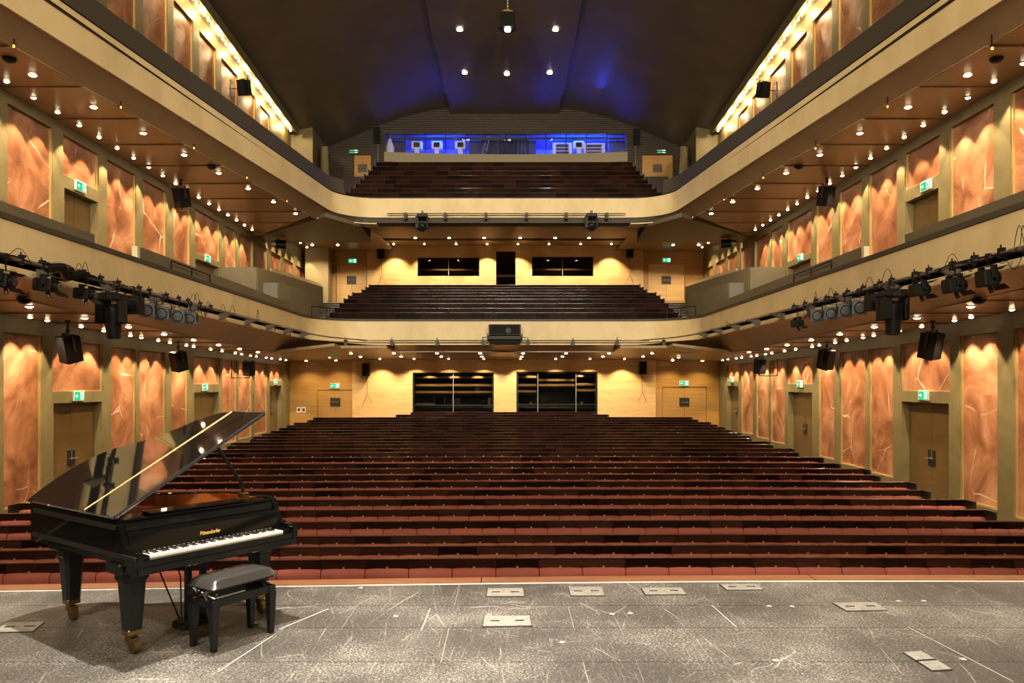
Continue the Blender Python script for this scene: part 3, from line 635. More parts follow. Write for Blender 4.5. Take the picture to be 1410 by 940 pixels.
# ---------------------------------------------------------------- ceiling vault
def vault_z(x, y): 
    a = abs(x); return R(14.25 - lerp_tab([(0, 0), (2.8, .0), (3.7, .10), (5.2, .45), (6.7, .98), (8.0, 1.55), (9.16, 2.02), (10.0, 2.16), (10.7, 2.2)], a) + .055 * (39.5 - y))
m = MB(); xs = [-10.7 + 21.4 * i / 40 for i in range(41)]
m.grid([[(x, y, vault_z(x, y)) for x in xs] for y in (-4, 3, 10, 17, 24, 31, 39.6)])
ceil = struct('ceiling', m, M['ceiling'], smooth=True)
for y0, y1, d0, d1, hw in ((-4, 12, .33, .33, 2.98), (12, 24, .33, .33, 2.98), (24, 33.0, .33, .33, 2.98), (33.0, 37.0, .33, .33, 2.90), (37.0, 39.5, .33, .33, 2.80)):
    q = MB(); zz = lambda y, d: vault_z(0, y) - d
    q.add([(-hw, y0, zz(y0, d0)), (hw, y0, zz(y0, d0)), (hw, y1, zz(y1, d1)), (-hw, y1, zz(y1, d1)), (-hw, y0, zz(y0, -.1)), (hw, y0, zz(y0, -.1)), (hw, y1, zz(y1, -.1)), (-hw, y1, zz(y1, -.1))], [(0, 3, 2, 1), (0, 1, 5, 4), (2, 3, 7, 6), (0, 4, 7, 3), (1, 2, 6, 5)])
    obj('ceiling_panel', q, M['ceiling'], ceil)
# upper cornice over the marble, carrying the bulb strip, its lip added to shade the vault; thick wall ends by the upper doors
for s in (-1, 1):
    q = MB(); rows = [[(s * 10.32, y, R(12.60 - .05 * (y - 24))), (s * 9.85, y, R(12.60 - .05 * (y - 24))), (s * 9.85, y, R(12.82 - .05 * (y - 24))), (s * 10.32, y, R(12.82 - .05 * (y - 24)))] for y in (8, 36.4)]
    vs = [p for r in rows for p in r]; q.add(vs, [(0, 4, 5, 1), (1, 5, 6, 2), (2, 6, 7, 3), (0, 1, 2, 3), (7, 6, 5, 4)]); q.add([(s * x, y, R(z - .05 * (y - 24))) for y in (8, 36.4) for x, z in ((9.85, 12.47), (9.82, 12.47), (9.82, 12.82), (9.85, 12.82))], [(0, 4, 5, 1), (1, 5, 6, 2), (2, 6, 7, 3), (3, 7, 4, 0), (0, 1, 2, 3), (7, 6, 5, 4)]); struct('trim_cornice', q, M['olive'])
    q = MB(); q.box(s * 9.25, s * 10.4, 36.8, 39.5, R(6.95), R(14)); struct('wall_end_upper', q, M['olive'])
    q = MB(); q.slab([(s * 7.1, 31.0, R(7.0)), (s * 9.2, 38.5, R(7.0)), (s * 9.2, 38.5, R(11.9)), (s * 8.1, 35.0, R(10.9)), (s * 7.1, 31.0, R(8.2))], (s * .15, 0, 0)); struct('parapet_upper', q, M['parapet'])
# ================================================================ seat rows
SEAT = 0.525
def seat_meshes():
    m = MB(); m.box(-.2622, .2622, 0, .03, -.60, -.016); m.mi = 1; m.bevbox(-.2622, .2622, -.014, .034, -.018, 0, .006); wood = m.mesh('back_panel', [M['seatwood'], M['ledge']])
    m = MB(); rows = []
    prof = [(-.132, 0.0), (-.134, -.045), (-.150, -.075), (-.20, -.088), (-.32, -.085), (-.47, -.10), (-.50, -.20), (-.53, -.24), (-.60, -.25), (-.78, -.20), (-.79, -.10)]
    for z, y in prof:
        r = []
        for u in (-1, -.88, -.45, 0, .45, .88, 1):
            e = 1 - abs(u) ** 3; yy = y * (.80 + .20 * e); zz = z + (.016 * e if z > -.14 else 0) - (.010 * (1 - abs(u)) if z > -.16 else 0)
            r.append((.2575 * u, yy, zz))
        rows.append(r)
    m.grid(rows)
    n = len(prof); m.add([p for r in rows for p in (r[0], (r[0][0], 0.0, r[0][2]))], [(2 * i, 2 * i + 1, 2 * i + 3, 2 * i + 2) for i in range(n - 1)])
    m.add([p for r in rows for p in (r[-1], (r[-1][0], 0.0, r[-1][2]))], [(2 * i, 2 * i + 2, 2 * i + 3, 2 * i + 1) for i in range(n - 1)])
    cush = m.mesh('seat_cushion', M['red'], True)
    m = MB(); m.bevbox(-.022, .022, -.30, .03, -.90, 0.0, .006); side = m.mesh('end_panel', M['seatdark'])
    m = MB(); m.box(-.03, .03, -.10, .02, -.93, -.6); m.box(-.10, .10, -.22, .03, -.95, -.91); ped = m.mesh('pedestal', M['seatdark'])
    return wood, cush, side, ped
WOOD, CUSH, SIDE, PED = seat_meshes()
ORD = 'first second third fourth fifth sixth seventh eighth ninth tenth eleventh twelfth thirteenth fourteenth fifteenth sixteenth seventeenth eighteenth nineteenth twentieth'.split()
def ordinal(k):
    return ORD[k] if k < 20 else 'twenty-' + ['first', 'second', 'third', 'fourth', 'fifth', 'sixth', 'seventh'][k - 20]
def seat_row(label, group, n, y, z, bow=True, cushions=True, plates=False, shift=0.0, foot=.92):
    root = thing('seat_row', label, 'seat row', (0, y, z), group=group)
    xs = [(i - (n - 1) / 2) * SEAT + shift for i in range(n)]; dy = row_bow if bow else (lambda x: 0.0)
    for x in xs:
        a = math.atan2(dy(x + .1) - dy(x - .1), .2) if bow else 0
        link('back_panel', WOOD, root, (x, dy(x), 0), (0, 0, a))
        if cushions: link('seat_cushion', CUSH, root, (x, dy(x), 0), (0, 0, a))
    for x in (xs[0] - SEAT / 2 - .012, xs[-1] + SEAT / 2 + .012): link('end_panel', SIDE, root, (x, dy(x), 0.002))
    m = MB()
    for x in xs[::2]: m.box(x - .03, x + .03, dy(x) - .10, dy(x) + .02, -foot - .06, -.55)
    obj('pedestals', m, M['seatdark'], root, kind='stuff')
    if plates:
        m = MB()
        for x in xs: m.box(x - .014, x + .014, dy(x) - .008, dy(x), -.128, -.104)
        obj('number_plates', m, M['steel'], root, kind='stuff')
    return root
RN = [36, 35, 36, 35, 32, 33, 32, 33, 32, 33, 32, 32, 31, 32, 31, 32, 31, 32, 32, 32, 32, 32, 32, 31, 31, 18, 16]
for k in range(27):
    extra = 'nearest the stage edge' if k == 0 else 'short, before the windows' if k == 25 else 'shortest, under the two windows' if k == 26 else 'counted from the stage'
    lab = '%s row of %s seats in the stalls, %s' % (ordinal(k), 'red upholstered' if k < 12 else 'dark wooden backed', extra)
    seat_row(lab, 'seat rows in the stalls', RN[k], ROW_Y[k], ROW_Z[k], plates=k < 13, shift=(0.0 if k < 25 else -.06), foot=(ROW_Z[k] - floor_z(ROW_Y[k])))
for k in range(9):
    seat_row('%s row of dark wooden seats in the middle balcony, counted from its front' % ordinal(k), 'seat rows in the middle balcony', 27 if k < 6 else 26, MROW_Y[k], MROW_Z[k], bow=False, cushions=False, foot=.82)
for k in range(8):
    seat_row('%s row of dark seats in the top balcony, counted from its front' % ordinal(k), 'seat rows in the top balcony', 24, UROW_Y[k], UROW_Z[k], bow=False, cushions=False, foot=.84)
# ================================================================ downlights with their lamps
def downlight_mesh(r, name='downlight', lens='lens'):
    m = MB(); m.mi = 0; n = 14
    prof = [(r * 1.28, 0.0), (r * 1.28, -.014), (r, -.016), (r * .92, .004)]
    vs = [(q * math.cos(2 * PI * i / n), q * math.sin(2 * PI * i / n), z) for q, z in prof for i in range(n)]
    fs = [(k * n + i, k * n + (i + 1) % n, (k + 1) * n + (i + 1) % n, (k + 1) * n + i) for k in range(3) for i in range(n)]; m.add(vs, fs)
    m.mi = 1; dome_ = [(r * .95, -.012), (r * .75, -.030), (r * .4, -.040)]
    vs = [(q * math.cos(2 * PI * i / n), q * math.sin(2 * PI * i / n), z) for q, z in dome_ for i in range(n)]; m.add(vs, [(k * n + (i + 1) % n, k * n + i, (k + 1) * n + i, (k + 1) * n + (i + 1) % n) for k in range(2) for i in range(n)] + [tuple(range(2 * n, 3 * n))])
    return m.mesh(name, [M['rim'], M[lens]])
DL, DLS, DLB = downlight_mesh(.075), downlight_mesh(.052), downlight_mesh(.115, 'ceiling_lamp', 'lensc')
spot_cache = {}
def spot(loc, power, color, size, blend, aim=None, soft=.05):
    key = (power, color, size, blend, soft)
    if key not in spot_cache:
        l = bpy.data.lights.new('downlight_lamp', 'SPOT'); l.energy = power; l.color = color; l.spot_size = size; l.spot_blend = blend; l.shadow_soft_size = soft; spot_cache[key] = l
    o = bpy.data.objects.new('downlight_lamp', spot_cache[key]); C.objects.link(o); o.location = loc
    if aim is not None: o.rotation_euler = (Vector(aim) - Vector(loc)).to_track_quat('-Z', 'Y').to_euler()
    return o
cnt = {}
def downlight(me, x, y, z, label, group, power=0, color=WARM, size=2.0, blend=.6, aim=None):
    k = cnt.get(label, 0); cnt[label] = k + 1
    o = link('downlight', me, None, (x, y, z - .002)); tag(o, '%s %s' % (ordinal(k), label), 'lamp', group)
    if power: spot((x, y, z - .055), power, color, size, blend, aim)
    return o
P_WASH, P_SOFF, P_BACK = 340, 250, 420
SIDE_NAME = {-1: 'on the piano side', 1: 'opposite the piano'}
for s in (-1, 1):
    # lower wall washers: two to a panel, close to the wall
    for kk, (k, y0, y1) in enumerate(LOW):
        for t in (.27, .73):
            y = y0 + (y1 - y0) * t; x = s * (W - .33)
            downlight(DLS, x, y, zlow(10, y), 'wall-washing downlight from the stage above the lower marble ' + SIDE_NAME[s], 'lower wall washers ' + SIDE_NAME[s], P_WASH, WARMER, 1.36, .22, (x + s * .03, y, 0))
    y = 12.6
    while y < 29:
        downlight(DL, s * 8.95, y, zlow(10, y) + .01, 'round downlight from the stage in the lower soffit ' + SIDE_NAME[s], 'lower soffit downlights ' + SIDE_NAME[s], P_SOFF, WARM, 2.3, .7); y += 1.9
    y = 14.5
    while y < 31:
        x = s * (W - .35)
        downlight(DLS, x, y, R(6.10), 'wall-washing downlight from the stage above the middle marble ' + SIDE_NAME[s], 'middle wall washers ' + SIDE_NAME[s], P_WASH, WARMER, 1.36, .22, (x + s * .03, y, R(0))); y += .87
    for y in (32.0, 33.0, 34.0, 35.0, 36.0, 37.0, 38.2):
        x = s * (W - .4); downlight(DLS, x, y, R(6.85), 'small downlight over the rear middle marble panels ' + SIDE_NAME[s], 'middle back wall washers ' + SIDE_NAME[s], P_WASH * .8, WARMER, 1.1, .3, (x + s * .08, y, R(0)))
    y = 13.3
    while y < 28:
        downlight(DL, s * (9.22 - .146 * (y - 15.1)), y, R(6.10), 'round downlight from the stage under the upper balcony ' + SIDE_NAME[s], 'upper soffit downlights ' + SIDE_NAME[s], P_SOFF, WARM, 2.3, .7); y += 1.75
    for px in ((430, 465) if s < 0 else (927, 962)):
        Y = 37.6; downlight(DL, PX(px, Y), Y, R(6.85), 'downlight in the recess before the balcony door ' + SIDE_NAME[s], 'door recess downlights ' + SIDE_NAME[s], P_SOFF * 1.2, WARM, 2.2, .6)
    # the four back-corner lamps of the stalls, over the amber doors
    for x, y in ((7.6, 33.2), (7.9, 35.8), (9.3, 35.8)):
        downlight(DL, s * x, y, zlow(x, y), 'downlight over the amber door corner of the stalls ' + SIDE_NAME[s], 'stalls corner downlights ' + SIDE_NAME[s], P_SOFF * .7, WARM, 2.2, .6)
for i, x in enumerate((-6.3, -4.5, -2.7, -.9, .9, 2.7, 4.5, 6.3)):
    x -= .1
    for y in (31.9, 34.0):
        downlight(DL, x, y, zlow(x, y), 'downlight from the piano side over the rear stalls, ' + ('front row' if y < 33 else 'second row'), 'rear stalls downlights', P_SOFF * .6, WARM, 2.3, .6)
    x = (-5.7, -4.1, -2.5, -.85, .85, 2.5, 4.1, 5.7)[i] - .1
    y = 35.55; downlight(DLS, x, y, zlow(x, y), 'small downlight from the piano side washing the pale stalls wall', 'rear stalls wall washers', P_BACK * .8, WARM, 1.9, .5, (x, y + .25, -1))
    y = 36.0; downlight(DL, x, y, R(6.89), 'round downlight from the piano side over the middle balcony seats', 'middle balcony downlights', P_SOFF * .8, WARM, 2.2, .6) if 0 < i < 7 else None
    x = (-5.5, -3.95, -2.35, -.78, .78, 2.35, 3.95, 5.5)[i] - .1
    y = 38.55; downlight(DLS, x, y, R(6.86 + .3 * (y - 36.6) / 2.8), 'small downlight from the piano side washing the middle balcony wall', 'middle balcony wall washers', P_BACK * 1.25, WARM, 1.7, .5, (x, y + .22, R(3)))
# ceiling lamps
for n, (px, py) in enumerate(((633, 40), (765, 40), (640, 99.5), (698, 101), (757, 99.5))):
    # depth where the sight line meets the sloping ceiling panel
    Y = 36.0
    for _ in range(20): Y = (R(14.25 - .33 + .055 * (39.5 - Y)) - H) * F / (CY - py)
    x = PX(px, Y); o = link('ceiling_lamp', DLB, None, (x, Y, vault_z(0, Y) - .36))
    tag(o, ['ceiling spotlight beside the hanging loudspeaker, piano side', 'ceiling spotlight beside the hanging loudspeaker, away from the piano', 'outer lamp of the rear row of three, piano side', 'middle lamp of the rear row of three ceiling spotlights', 'outer lamp of the rear row of three, away from the piano'][n], 'lamp', 'white ceiling spotlights')
    spot((x, Y, vault_z(0, Y) - .45), 500, (1, .9, .74), 1.6, .8)
# bulb strips along the top of the upper marble walls
for s in (-1, 1):
    o = thing('bulb_strip', 'long strip of bare warm bulbs atop the upper marble wall ' + SIDE_NAME[s], 'light strip', (s * 10.08, 20, R(12.8)))
    def zb(y): return -.05 * (y - 24) - .22
    m = MB(); m.add([(a, y - 20, zb(y) + b) for y in (12, 36.2) for a, b in ((-.05, .0), (.05, .0), (.05, .05), (-.05, .05))], [(0, 1, 5, 4), (1, 2, 6, 5), (2, 3, 7, 6), (3, 0, 4, 7), (0, 3, 2, 1), (4, 5, 6, 7)])
    obj('strip_rail', m, M['gold'], o)
    m = MB(); m.lathe([(.012, .0), (.03, -.02), (.04, -.05), (.028, -.085), (.006, -.098)], None, 8); bm_ = m.mesh('bulb', M['bulb'], True)
    y = 12.2
    while y < 36.1: link('bulb', bm_, o, (0, y - 20, zb(y))); y += .33
    y = 13.0
    while y < 36: 
        l = lamp('POINT', 'strip_lamp', (s * 10.08, y, R(12.8) + zb(y) - .115), 62, (1.0, .70, .36), None, shadow_soft_size=.06); y += 1.4
# ================================================================ grand piano and bench
A_P = math.radians(54); X0, Y0 = -2.56, 5.55
pr = (0, 0, A_P)
PO = thing('grand_piano', 'black lacquered grand piano with its lid propped open on the stage', 'piano', (X0, Y0, 0), pr); PO.scale = (.955, .955, 1)
# local frame: x along the keyboard from bass to treble, y from the player to the tail
def case_outline(inset=0.0, front=.34, n=10):
    i = inset; L_ = 1.98
    pts = [(i, front), (1.50 - i, front), (1.50 - i, .80)]
    p0, p1, p2, p3 = Vector((1.50 - i, .80)), Vector((1.46 - i, 1.22)), Vector((1.02 - i * .8, 1.20)), Vector((.86 - i, 1.62 - i * .3))
    for k in range(1, n + 1):
        u = k / n; q = (1 - u) ** 3 * p0 + 3 * (1 - u) ** 2 * u * p1 + 3 * (1 - u) * u * u * p2 + u ** 3 * p3; pts.append((q.x, q.y))
    p0, p1, p2, p3 = Vector((.86 - i, 1.62 - i * .3)), Vector((.74, 1.96 - i)), Vector((.36, L_ - i)), Vector((i, L_ - .16 - i * .3))
    for k in range(1, n + 1):
        u = k / n; q = (1 - u) ** 3 * p0 + 3 * (1 - u) ** 2 * u * p1 + 3 * (1 - u) * u * u * p2 + u ** 3 * p3; pts.append((q.x, q.y))
    return pts
ZB, ZT = .655, .985
out, inn = case_outline(0), case_outline(.05, .39); m = MB(); n = len(out)
vs = [(x, y, z) for pts, z in ((out, ZB), (out, ZT), (inn, ZT), (inn, ZB)) for x, y in pts]
fs = []
for i in range(n):
    j = (i + 1) % n
    if i == 0: continue                                   # open at the keyboard side
    for r in range(3): fs.append((r * n + i, r * n + j, (r + 1) * n + j, (r + 1) * n + i))
    fs.append((3 * n + i, 3 * n + j, j, i))
m.add(vs, fs); obj('rim', m, M['piano'], PO, smooth=True)
m = MB(); m.prism(inn, ZB + .02, ZB + .06); obj('bottom_board', m, M['pianomatte'], PO)
m = MB(); m.prism(case_outline(.052, .52), .855, .862); obj('soundboard', m, M['spruce'], PO)
m = MB(); inr = case_outline(.051, .41)
for (xa, ya), (xb, yb) in zip(inr[1:], inr[2:] + inr[:1]): m.quad((xa, ya, .86), (xb, yb, .86), (xb, yb, .975), (xa, ya, .975))
obj('inner_rim', m, M['spruce'], PO)
m = MB(); pl = case_outline(.09, .53); m.prism([(x, min(y, 1.02)) for x, y in pl], .866, .884)
for x in (.18, .52, .86, 1.18): m.prism([(x, 1.0), (x + .05, 1.0), (x * .55 + .10, 1.62 - x * .42), (x * .55 + .06, 1.62 - x * .42)], .868, .886)
obj('iron_plate', m, M['plate'], PO)
m = MB()
for k in range(60):
    x = .12 + 1.27 * k / 59; ye = 1.58 - .55 * (k / 59) ** 1.2; m.box(x - .0012, x + .0012, .56, ye if x < .8 else min(ye, .98 + .1), .895, .8975)
obj('strings', m, M['steel'], PO, kind='stuff')
# keybed, cheeks, key slip, keys
m = MB(); m.bevbox(0, 1.5, -.02, .42, .60, .66, .008); obj('keybed', m, M['piano'], PO)
m = MB(); m.bevbox(.045, 1.455, -.012, .02, .655, .705, .006); obj('key_slip', m, M['piano'], PO)
for s, x0, x1 in ((0, 0, .05), (1, 1.45, 1.5)):
    m = MB(); prof = [(-.02, .655), (.35, .655), (.35, ZT), (.30, ZT - .01), (.265, .93), (.24, .86), (.20, .80), (.13, .775), (.05, .775), (.0, .765), (-.02, .745)]
    m.add([(x0, y, z) for y, z in prof] + [(x1, y, z) for y, z in prof], [tuple(range(10, -1, -1)), tuple(range(11, 22))] + [(i, (i + 1) % 11, 11 + (i + 1) % 11, 11 + i) for i in range(11)]); obj('arm_cheek', m, M['piano'], PO)
    m = MB(); xa = .052 if s == 0 else 1.38; m.bevbox(xa, xa + .068, .02, .17, .66, .735, .008); obj('key_block', m, M['piano'], PO)
kw = (1.376 - .124) / 52
mw = MB(); mw.bevbox(.0006, kw - .0006, 0, .15, 0, .022, .002); mw = mw.mesh('white_key', M['ivory'])
for k in range(52): link('white_key', mw, PO, (.124 + kw * k, .025, .706))
mk = MB(); mk.bevbox(-.005, .005, 0, .095, 0, .012, .002); mk = mk.mesh('black_key', M['ebony'])
for k in range(51):
    if (k + 5) % 7 in (2, 6): continue
    link('black_key', mk, PO, (.124 + kw * (k + 1), .08, .728))
m = MB(); m.add([(x, y, z) for x in (.052, 1.448) for y, z in ((.175, .735), (.215, .86), (.235, .885), (.275, .885), (.275, .735))], [(0, 1, 2, 3, 4), (9, 8, 7, 6, 5), (0, 5, 6, 1), (1, 6, 7, 2), (2, 7, 8, 3), (3, 8, 9, 4), (4, 9, 5, 0)]); fb = obj('fallboard', m, M['piano'], PO)
m = MB()
for k in range(29): x = .14 + k * .0425; m.box(x, x + .022, .166, .1755, .737, .742)
obj('felt_marks', m, M['steel'], fb, kind='stuff')
cu = bpy.data.curves.new('maker_lettering', 'FONT'); cu.body = 'B\u00f6sendorfer'; cu.size = .040; cu.extrude = .0012; cu.shear = .22; cu.align_x = 'CENTER'; cu.space_character = .95; cu.offset = .0012; cu.materials.append(M['goldleaf'])
t0 = bpy.data.objects.new('lettering_source', cu); C.objects.link(t0); bpy.context.view_layer.update(); tm = bpy.data.meshes.new_from_object(t0.evaluated_get(bpy.context.evaluated_depsgraph_get())); bpy.data.objects.remove(t0); t = link('maker_lettering', tm, fb, (.745, .187, .782), (math.radians(73), 0, 0))
# front rail of the case above the fallboard, folded music desk
m = MB(); m.bevbox(.05, 1.45, .275, .345, .70, .955, .012); obj('name_rail', m, M['piano'], PO)
m = MB(); m.bevbox(.05, 1.45, .30, .52, .955, .975, .006); obj('desk_shelf', m, M['piano'], PO)
m = MB(); m.bevbox(.30, 1.20, .33, .50, .978, .992, .004); obj('music_desk', m, M['piano'], PO)
# bumper strips on the straight side
for z, y0, y1 in ((.925, .30, 1.74), (.722, -.01, 1.76)):
    m = MB(); m.bevbox(-.016, .0, y0, y1, z - .018, z + .018, .004); obj('side_moulding', m, M['darksteel'], PO)
# lid: hinged on the straight side, front flap laid flat with it
AL = math.radians(28); LM = Matrix.Translation((0, 0, ZT + .012)) @ Matrix.Rotation(-AL, 4, 'Y')
lid = [(x + .042 if x > 1.3 else x + .03 * max(0, x), y) for x, y in case_outline(-.018, .30)]; body = [(x, y) for x, y in lid if y > .80] ; body = [(1.56, .80)] + [p for p in lid[3:]] + [(-.018, .80)]
def lid_piece(poly, name, t=.020):
    mm = MB(); mm.prism(poly, 0, t, LM); return obj(name, mm, M['pianolid'], PO)
lb = lid_piece(body, 'lid'); ff = lid_piece([(-.018, .30), (1.56, .30), (1.56, .796), (-.018, .796)], 'lid_flap')
mm = MB(); mm.cyl(LM @ Vector((.0, .798, .021)), LM @ Vector((1.56, .798, .021)), .005, 6); obj('lid_hinge', mm, M['gold'], PO)
mm = MB(); mm.tube([LM @ Vector((-.012, .298, .010)), LM @ Vector((1.56, .298, .010))], .015, 8); mm.tube([LM @ Vector((1.56, .298, .010)), LM @ Vector((1.56, .79, .010))], .012, 8); obj('lid_edge', mm, M['lidedge'], PO, smooth=True)
for y in (.62, 1.55):
    mm = MB(); mm.cyl((-.012, y - .05, ZT + .012), (-.012, y + .05, ZT + .012), .010, 8); obj('side_hinge', mm, M['brass'], PO)
mm = MB(); top = LM @ Vector((1.16, .62, -.002)); mm.tube([(1.40, .66, ZT - .02), (1.385, .655, ZT + .10), top], .017, 8); obj('lid_prop', mm, M['pianomatte'], PO)
mm = MB(); mm.bevbox(1.36, 1.44, .62, .70, ZT - .03, ZT + .02, .006); obj('prop_bracket', mm, M['brass'], PO)
# legs with brass casters
def leg(x, y, n):
    L_ = link('leg', None, PO, (x, y, 0)); mm = MB(); w0, w1, w2 = .105, .085, .060
    def rg(w, z): c = w * .35; return [(-w + c, -w, z), (w - c, -w, z), (w, -w + c, z), (w, w - c, z), (w - c, w, z), (-w + c, w, z), (-w, w - c, z), (-w, -w + c, z)]
    rows = [rg(w0, .60), rg(w0, .53), rg(w1 * 1.02, .51), rg(w2, .165)]; vs = [p for r in rows for p in r]; fs = [tuple(range(8)), tuple(range(31, 23, -1))]
    for k in range(3):
        for i in range(8): fs.append((k * 8 + i, (k + 1) * 8 + i, (k + 1) * 8 + (i + 1) % 8, k * 8 + (i + 1) % 8))
    mm.add(vs, fs); mm.bevbox(-.16, .16, -.11, .11, .585, .66, .01); me = mm.mesh('leg', M['pianomatte']); L_.data = me if False else None
    bpy.data.objects.remove(L_); L_ = link('leg', me, PO, (x, y, 0))
    c = MB(); c.bevbox(-.058, .058, -.058, .058, .13, .175, .008); obj('ferrule', c, M['brass'], L_)
    c = MB()
    c.cyl((0, 0, .135), (0, 0, .10), .03, 10)
    c.add([(sx * .030, -.06 + .0, .11) for sx in (-1, 1)] + [(sx * .030, .05, .12) for sx in (-1, 1)] + [(sx * .030, -.075, .05) for sx in (-1, 1)] + [(sx * .030, -.02, .04) for sx in (-1, 1)], [(0, 1, 3, 2), (0, 4, 5, 1), (0, 2, 6, 4), (1, 5, 7, 3), (2, 3, 7, 6)])
    c.box(-.012, .012, .03, .085, .085, .11); c.cyl((0, .085, .105), (0, .085, .06), .013, 8)
    obj('caster_fork', c, M['brass'], L_)
    c = MB(); c.cyl((-.024, -.035, .052), (.024, -.035, .052), .052, 18); obj('caster_wheel', c, M['brass'], L_)
    return L_
leg(.13, .31, 0); leg(1.38, .38, 1); leg(.25, 1.60, 2)
PART_LIFT = .045
# pedal lyre
mm = MB()
for x in (.66, .80): mm.bevbox(x - .025, x + .025, .36, .41, .10, .66, .006)
mm.bevbox(.56, .90, .30, .47, .05, .115, .01); ly = obj('pedal_lyre', mm, M['pianomatte'], PO)
mm = MB(); mm.tube([(.62, .44, .10), (.62, .95, .66)], .007, 6); mm.tube([(.84, .44, .10), (.84, .95, .66)], .007, 6); obj('lyre_brace', mm, M['black'], ly)
for x in (.64, .73, .82):
    mm = MB(); mm.bevbox(x - .018, x + .018, .16, .31, .065, .08, .004); obj('pedal', mm, M['brass'], ly)
mm = MB(); mm.tube([(.36, .05, .655), (.42, .10, .55), (.50, .22, .22), (.58, .34, .07)], .006, 6); obj('pedal_cord', mm, M['black'], PO)
for ch in list(PO.children):
    if ch.name.split('.')[0] == 'leg': ch.scale = (1, 1, 1.07)
    elif ch.name.split('.')[0] not in ('pedal_lyre', 'pedal_cord'): ch.location.z += PART_LIFT
# ---------------------------------------------------------------- bench
BN = thing('piano_bench', 'black adjustable piano bench with shiny leather seat before the keyboard', 'bench', (-2.06, 6.12, 0), (0, 0, math.radians(57)))
bx, by = .30, .155
for sx in (-1, 1):
    for sy in (-1, 1):
        mm = MB(); cx, cy = sx * (bx - .03), sy * (by - .03)
        mm.add([(cx + a * w_, cy + b * w_, z) for z, w_ in ((0, .019), (.34, .032)) for a, b in ((-1, -1), (1, -1), (1, 1), (-1, 1))], [(3, 2, 1, 0), (4, 5, 6, 7), (0, 1, 5, 4), (1, 2, 6, 5), (2, 3, 7, 6), (3, 0, 4, 7)])
        obj('leg', mm, M['pianomatte'], BN)
mm = MB()
for sy in (-1, 1): mm.bevbox(-bx, bx, sy * (by - .03) - .018, sy * (by - .03) + .018, .335, .395, .004)
for sx in (-1, 1): mm.bevbox(sx * (bx - .03) - .03, sx * (bx - .03) + .03, -by, by, .335, .395, .004)
obj('apron', mm, M['pianomatte'], BN)
mm = MB()
for sx in (-1, 1):
    for sy in (-1, 1):
        x = sx * .235
        mm.cyl((x, sy * .10, .39), (x + .06 * sx, -sy * .08, .465), .009, 6)
        mm.cyl((x, sy * .10, .465), (x + .06 * sx, -sy * .08, .39), .009, 6)
    mm.cyl((sx * .24, -.12, .43), (sx * .24, .12, .43), .008, 6)
obj('scissor_lift', mm, M['steel'], BN)
for sx in (-1, 1):
    mm = MB(); mm.lathe([(.006, 0), (.026, .004), (.030, .018), (.026, .032), (.008, .036)], Matrix.Translation((sx * .31, 0.02, .445)) @ Matrix.Rotation(sx * PI / 2, 4, 'Y'), 14); mm.cyl((sx * .24, .02, .445), (sx * .315, .02, .445), .007, 6); obj('height_knob', mm, M['black'], BN, smooth=True)
mm = MB(); mm.bevbox(-bx + .01, bx - .01, -by + .01, by - .01, .462, .48, .004); obj('seat_board', mm, M['pianomatte'], BN)
rows = []
for i in range(19):
    u = -1 + 2 * i / 18; r = []
    for j in range(13):
        v = -1 + 2 * j / 12; e = (1 - abs(u) ** 6) * (1 - abs(v) ** 5); r.append(((bx + .01) * u * (1 - .0 * abs(v)), (by + .01) * v, .485 + .072 * (e ** .45) - .006 * math.exp(-((abs(u) - .45) ** 2 + (abs(v) - .4) ** 2) * 40)))
    rows.append(r)
mm = MB(); mm.grid(rows); mm.grid([[(x, y, .478) for x, y, z in r] for r in rows][::-1])
for edge_ in ([r[0] for r in rows], [r[-1] for r in rows][::-1], rows[0][::-1], rows[-1]): mm.grid([edge_, [(x, y, .478) for x, y, z in edge_]])
obj('leather_seat', mm, M['leather'], BN, smooth=True)
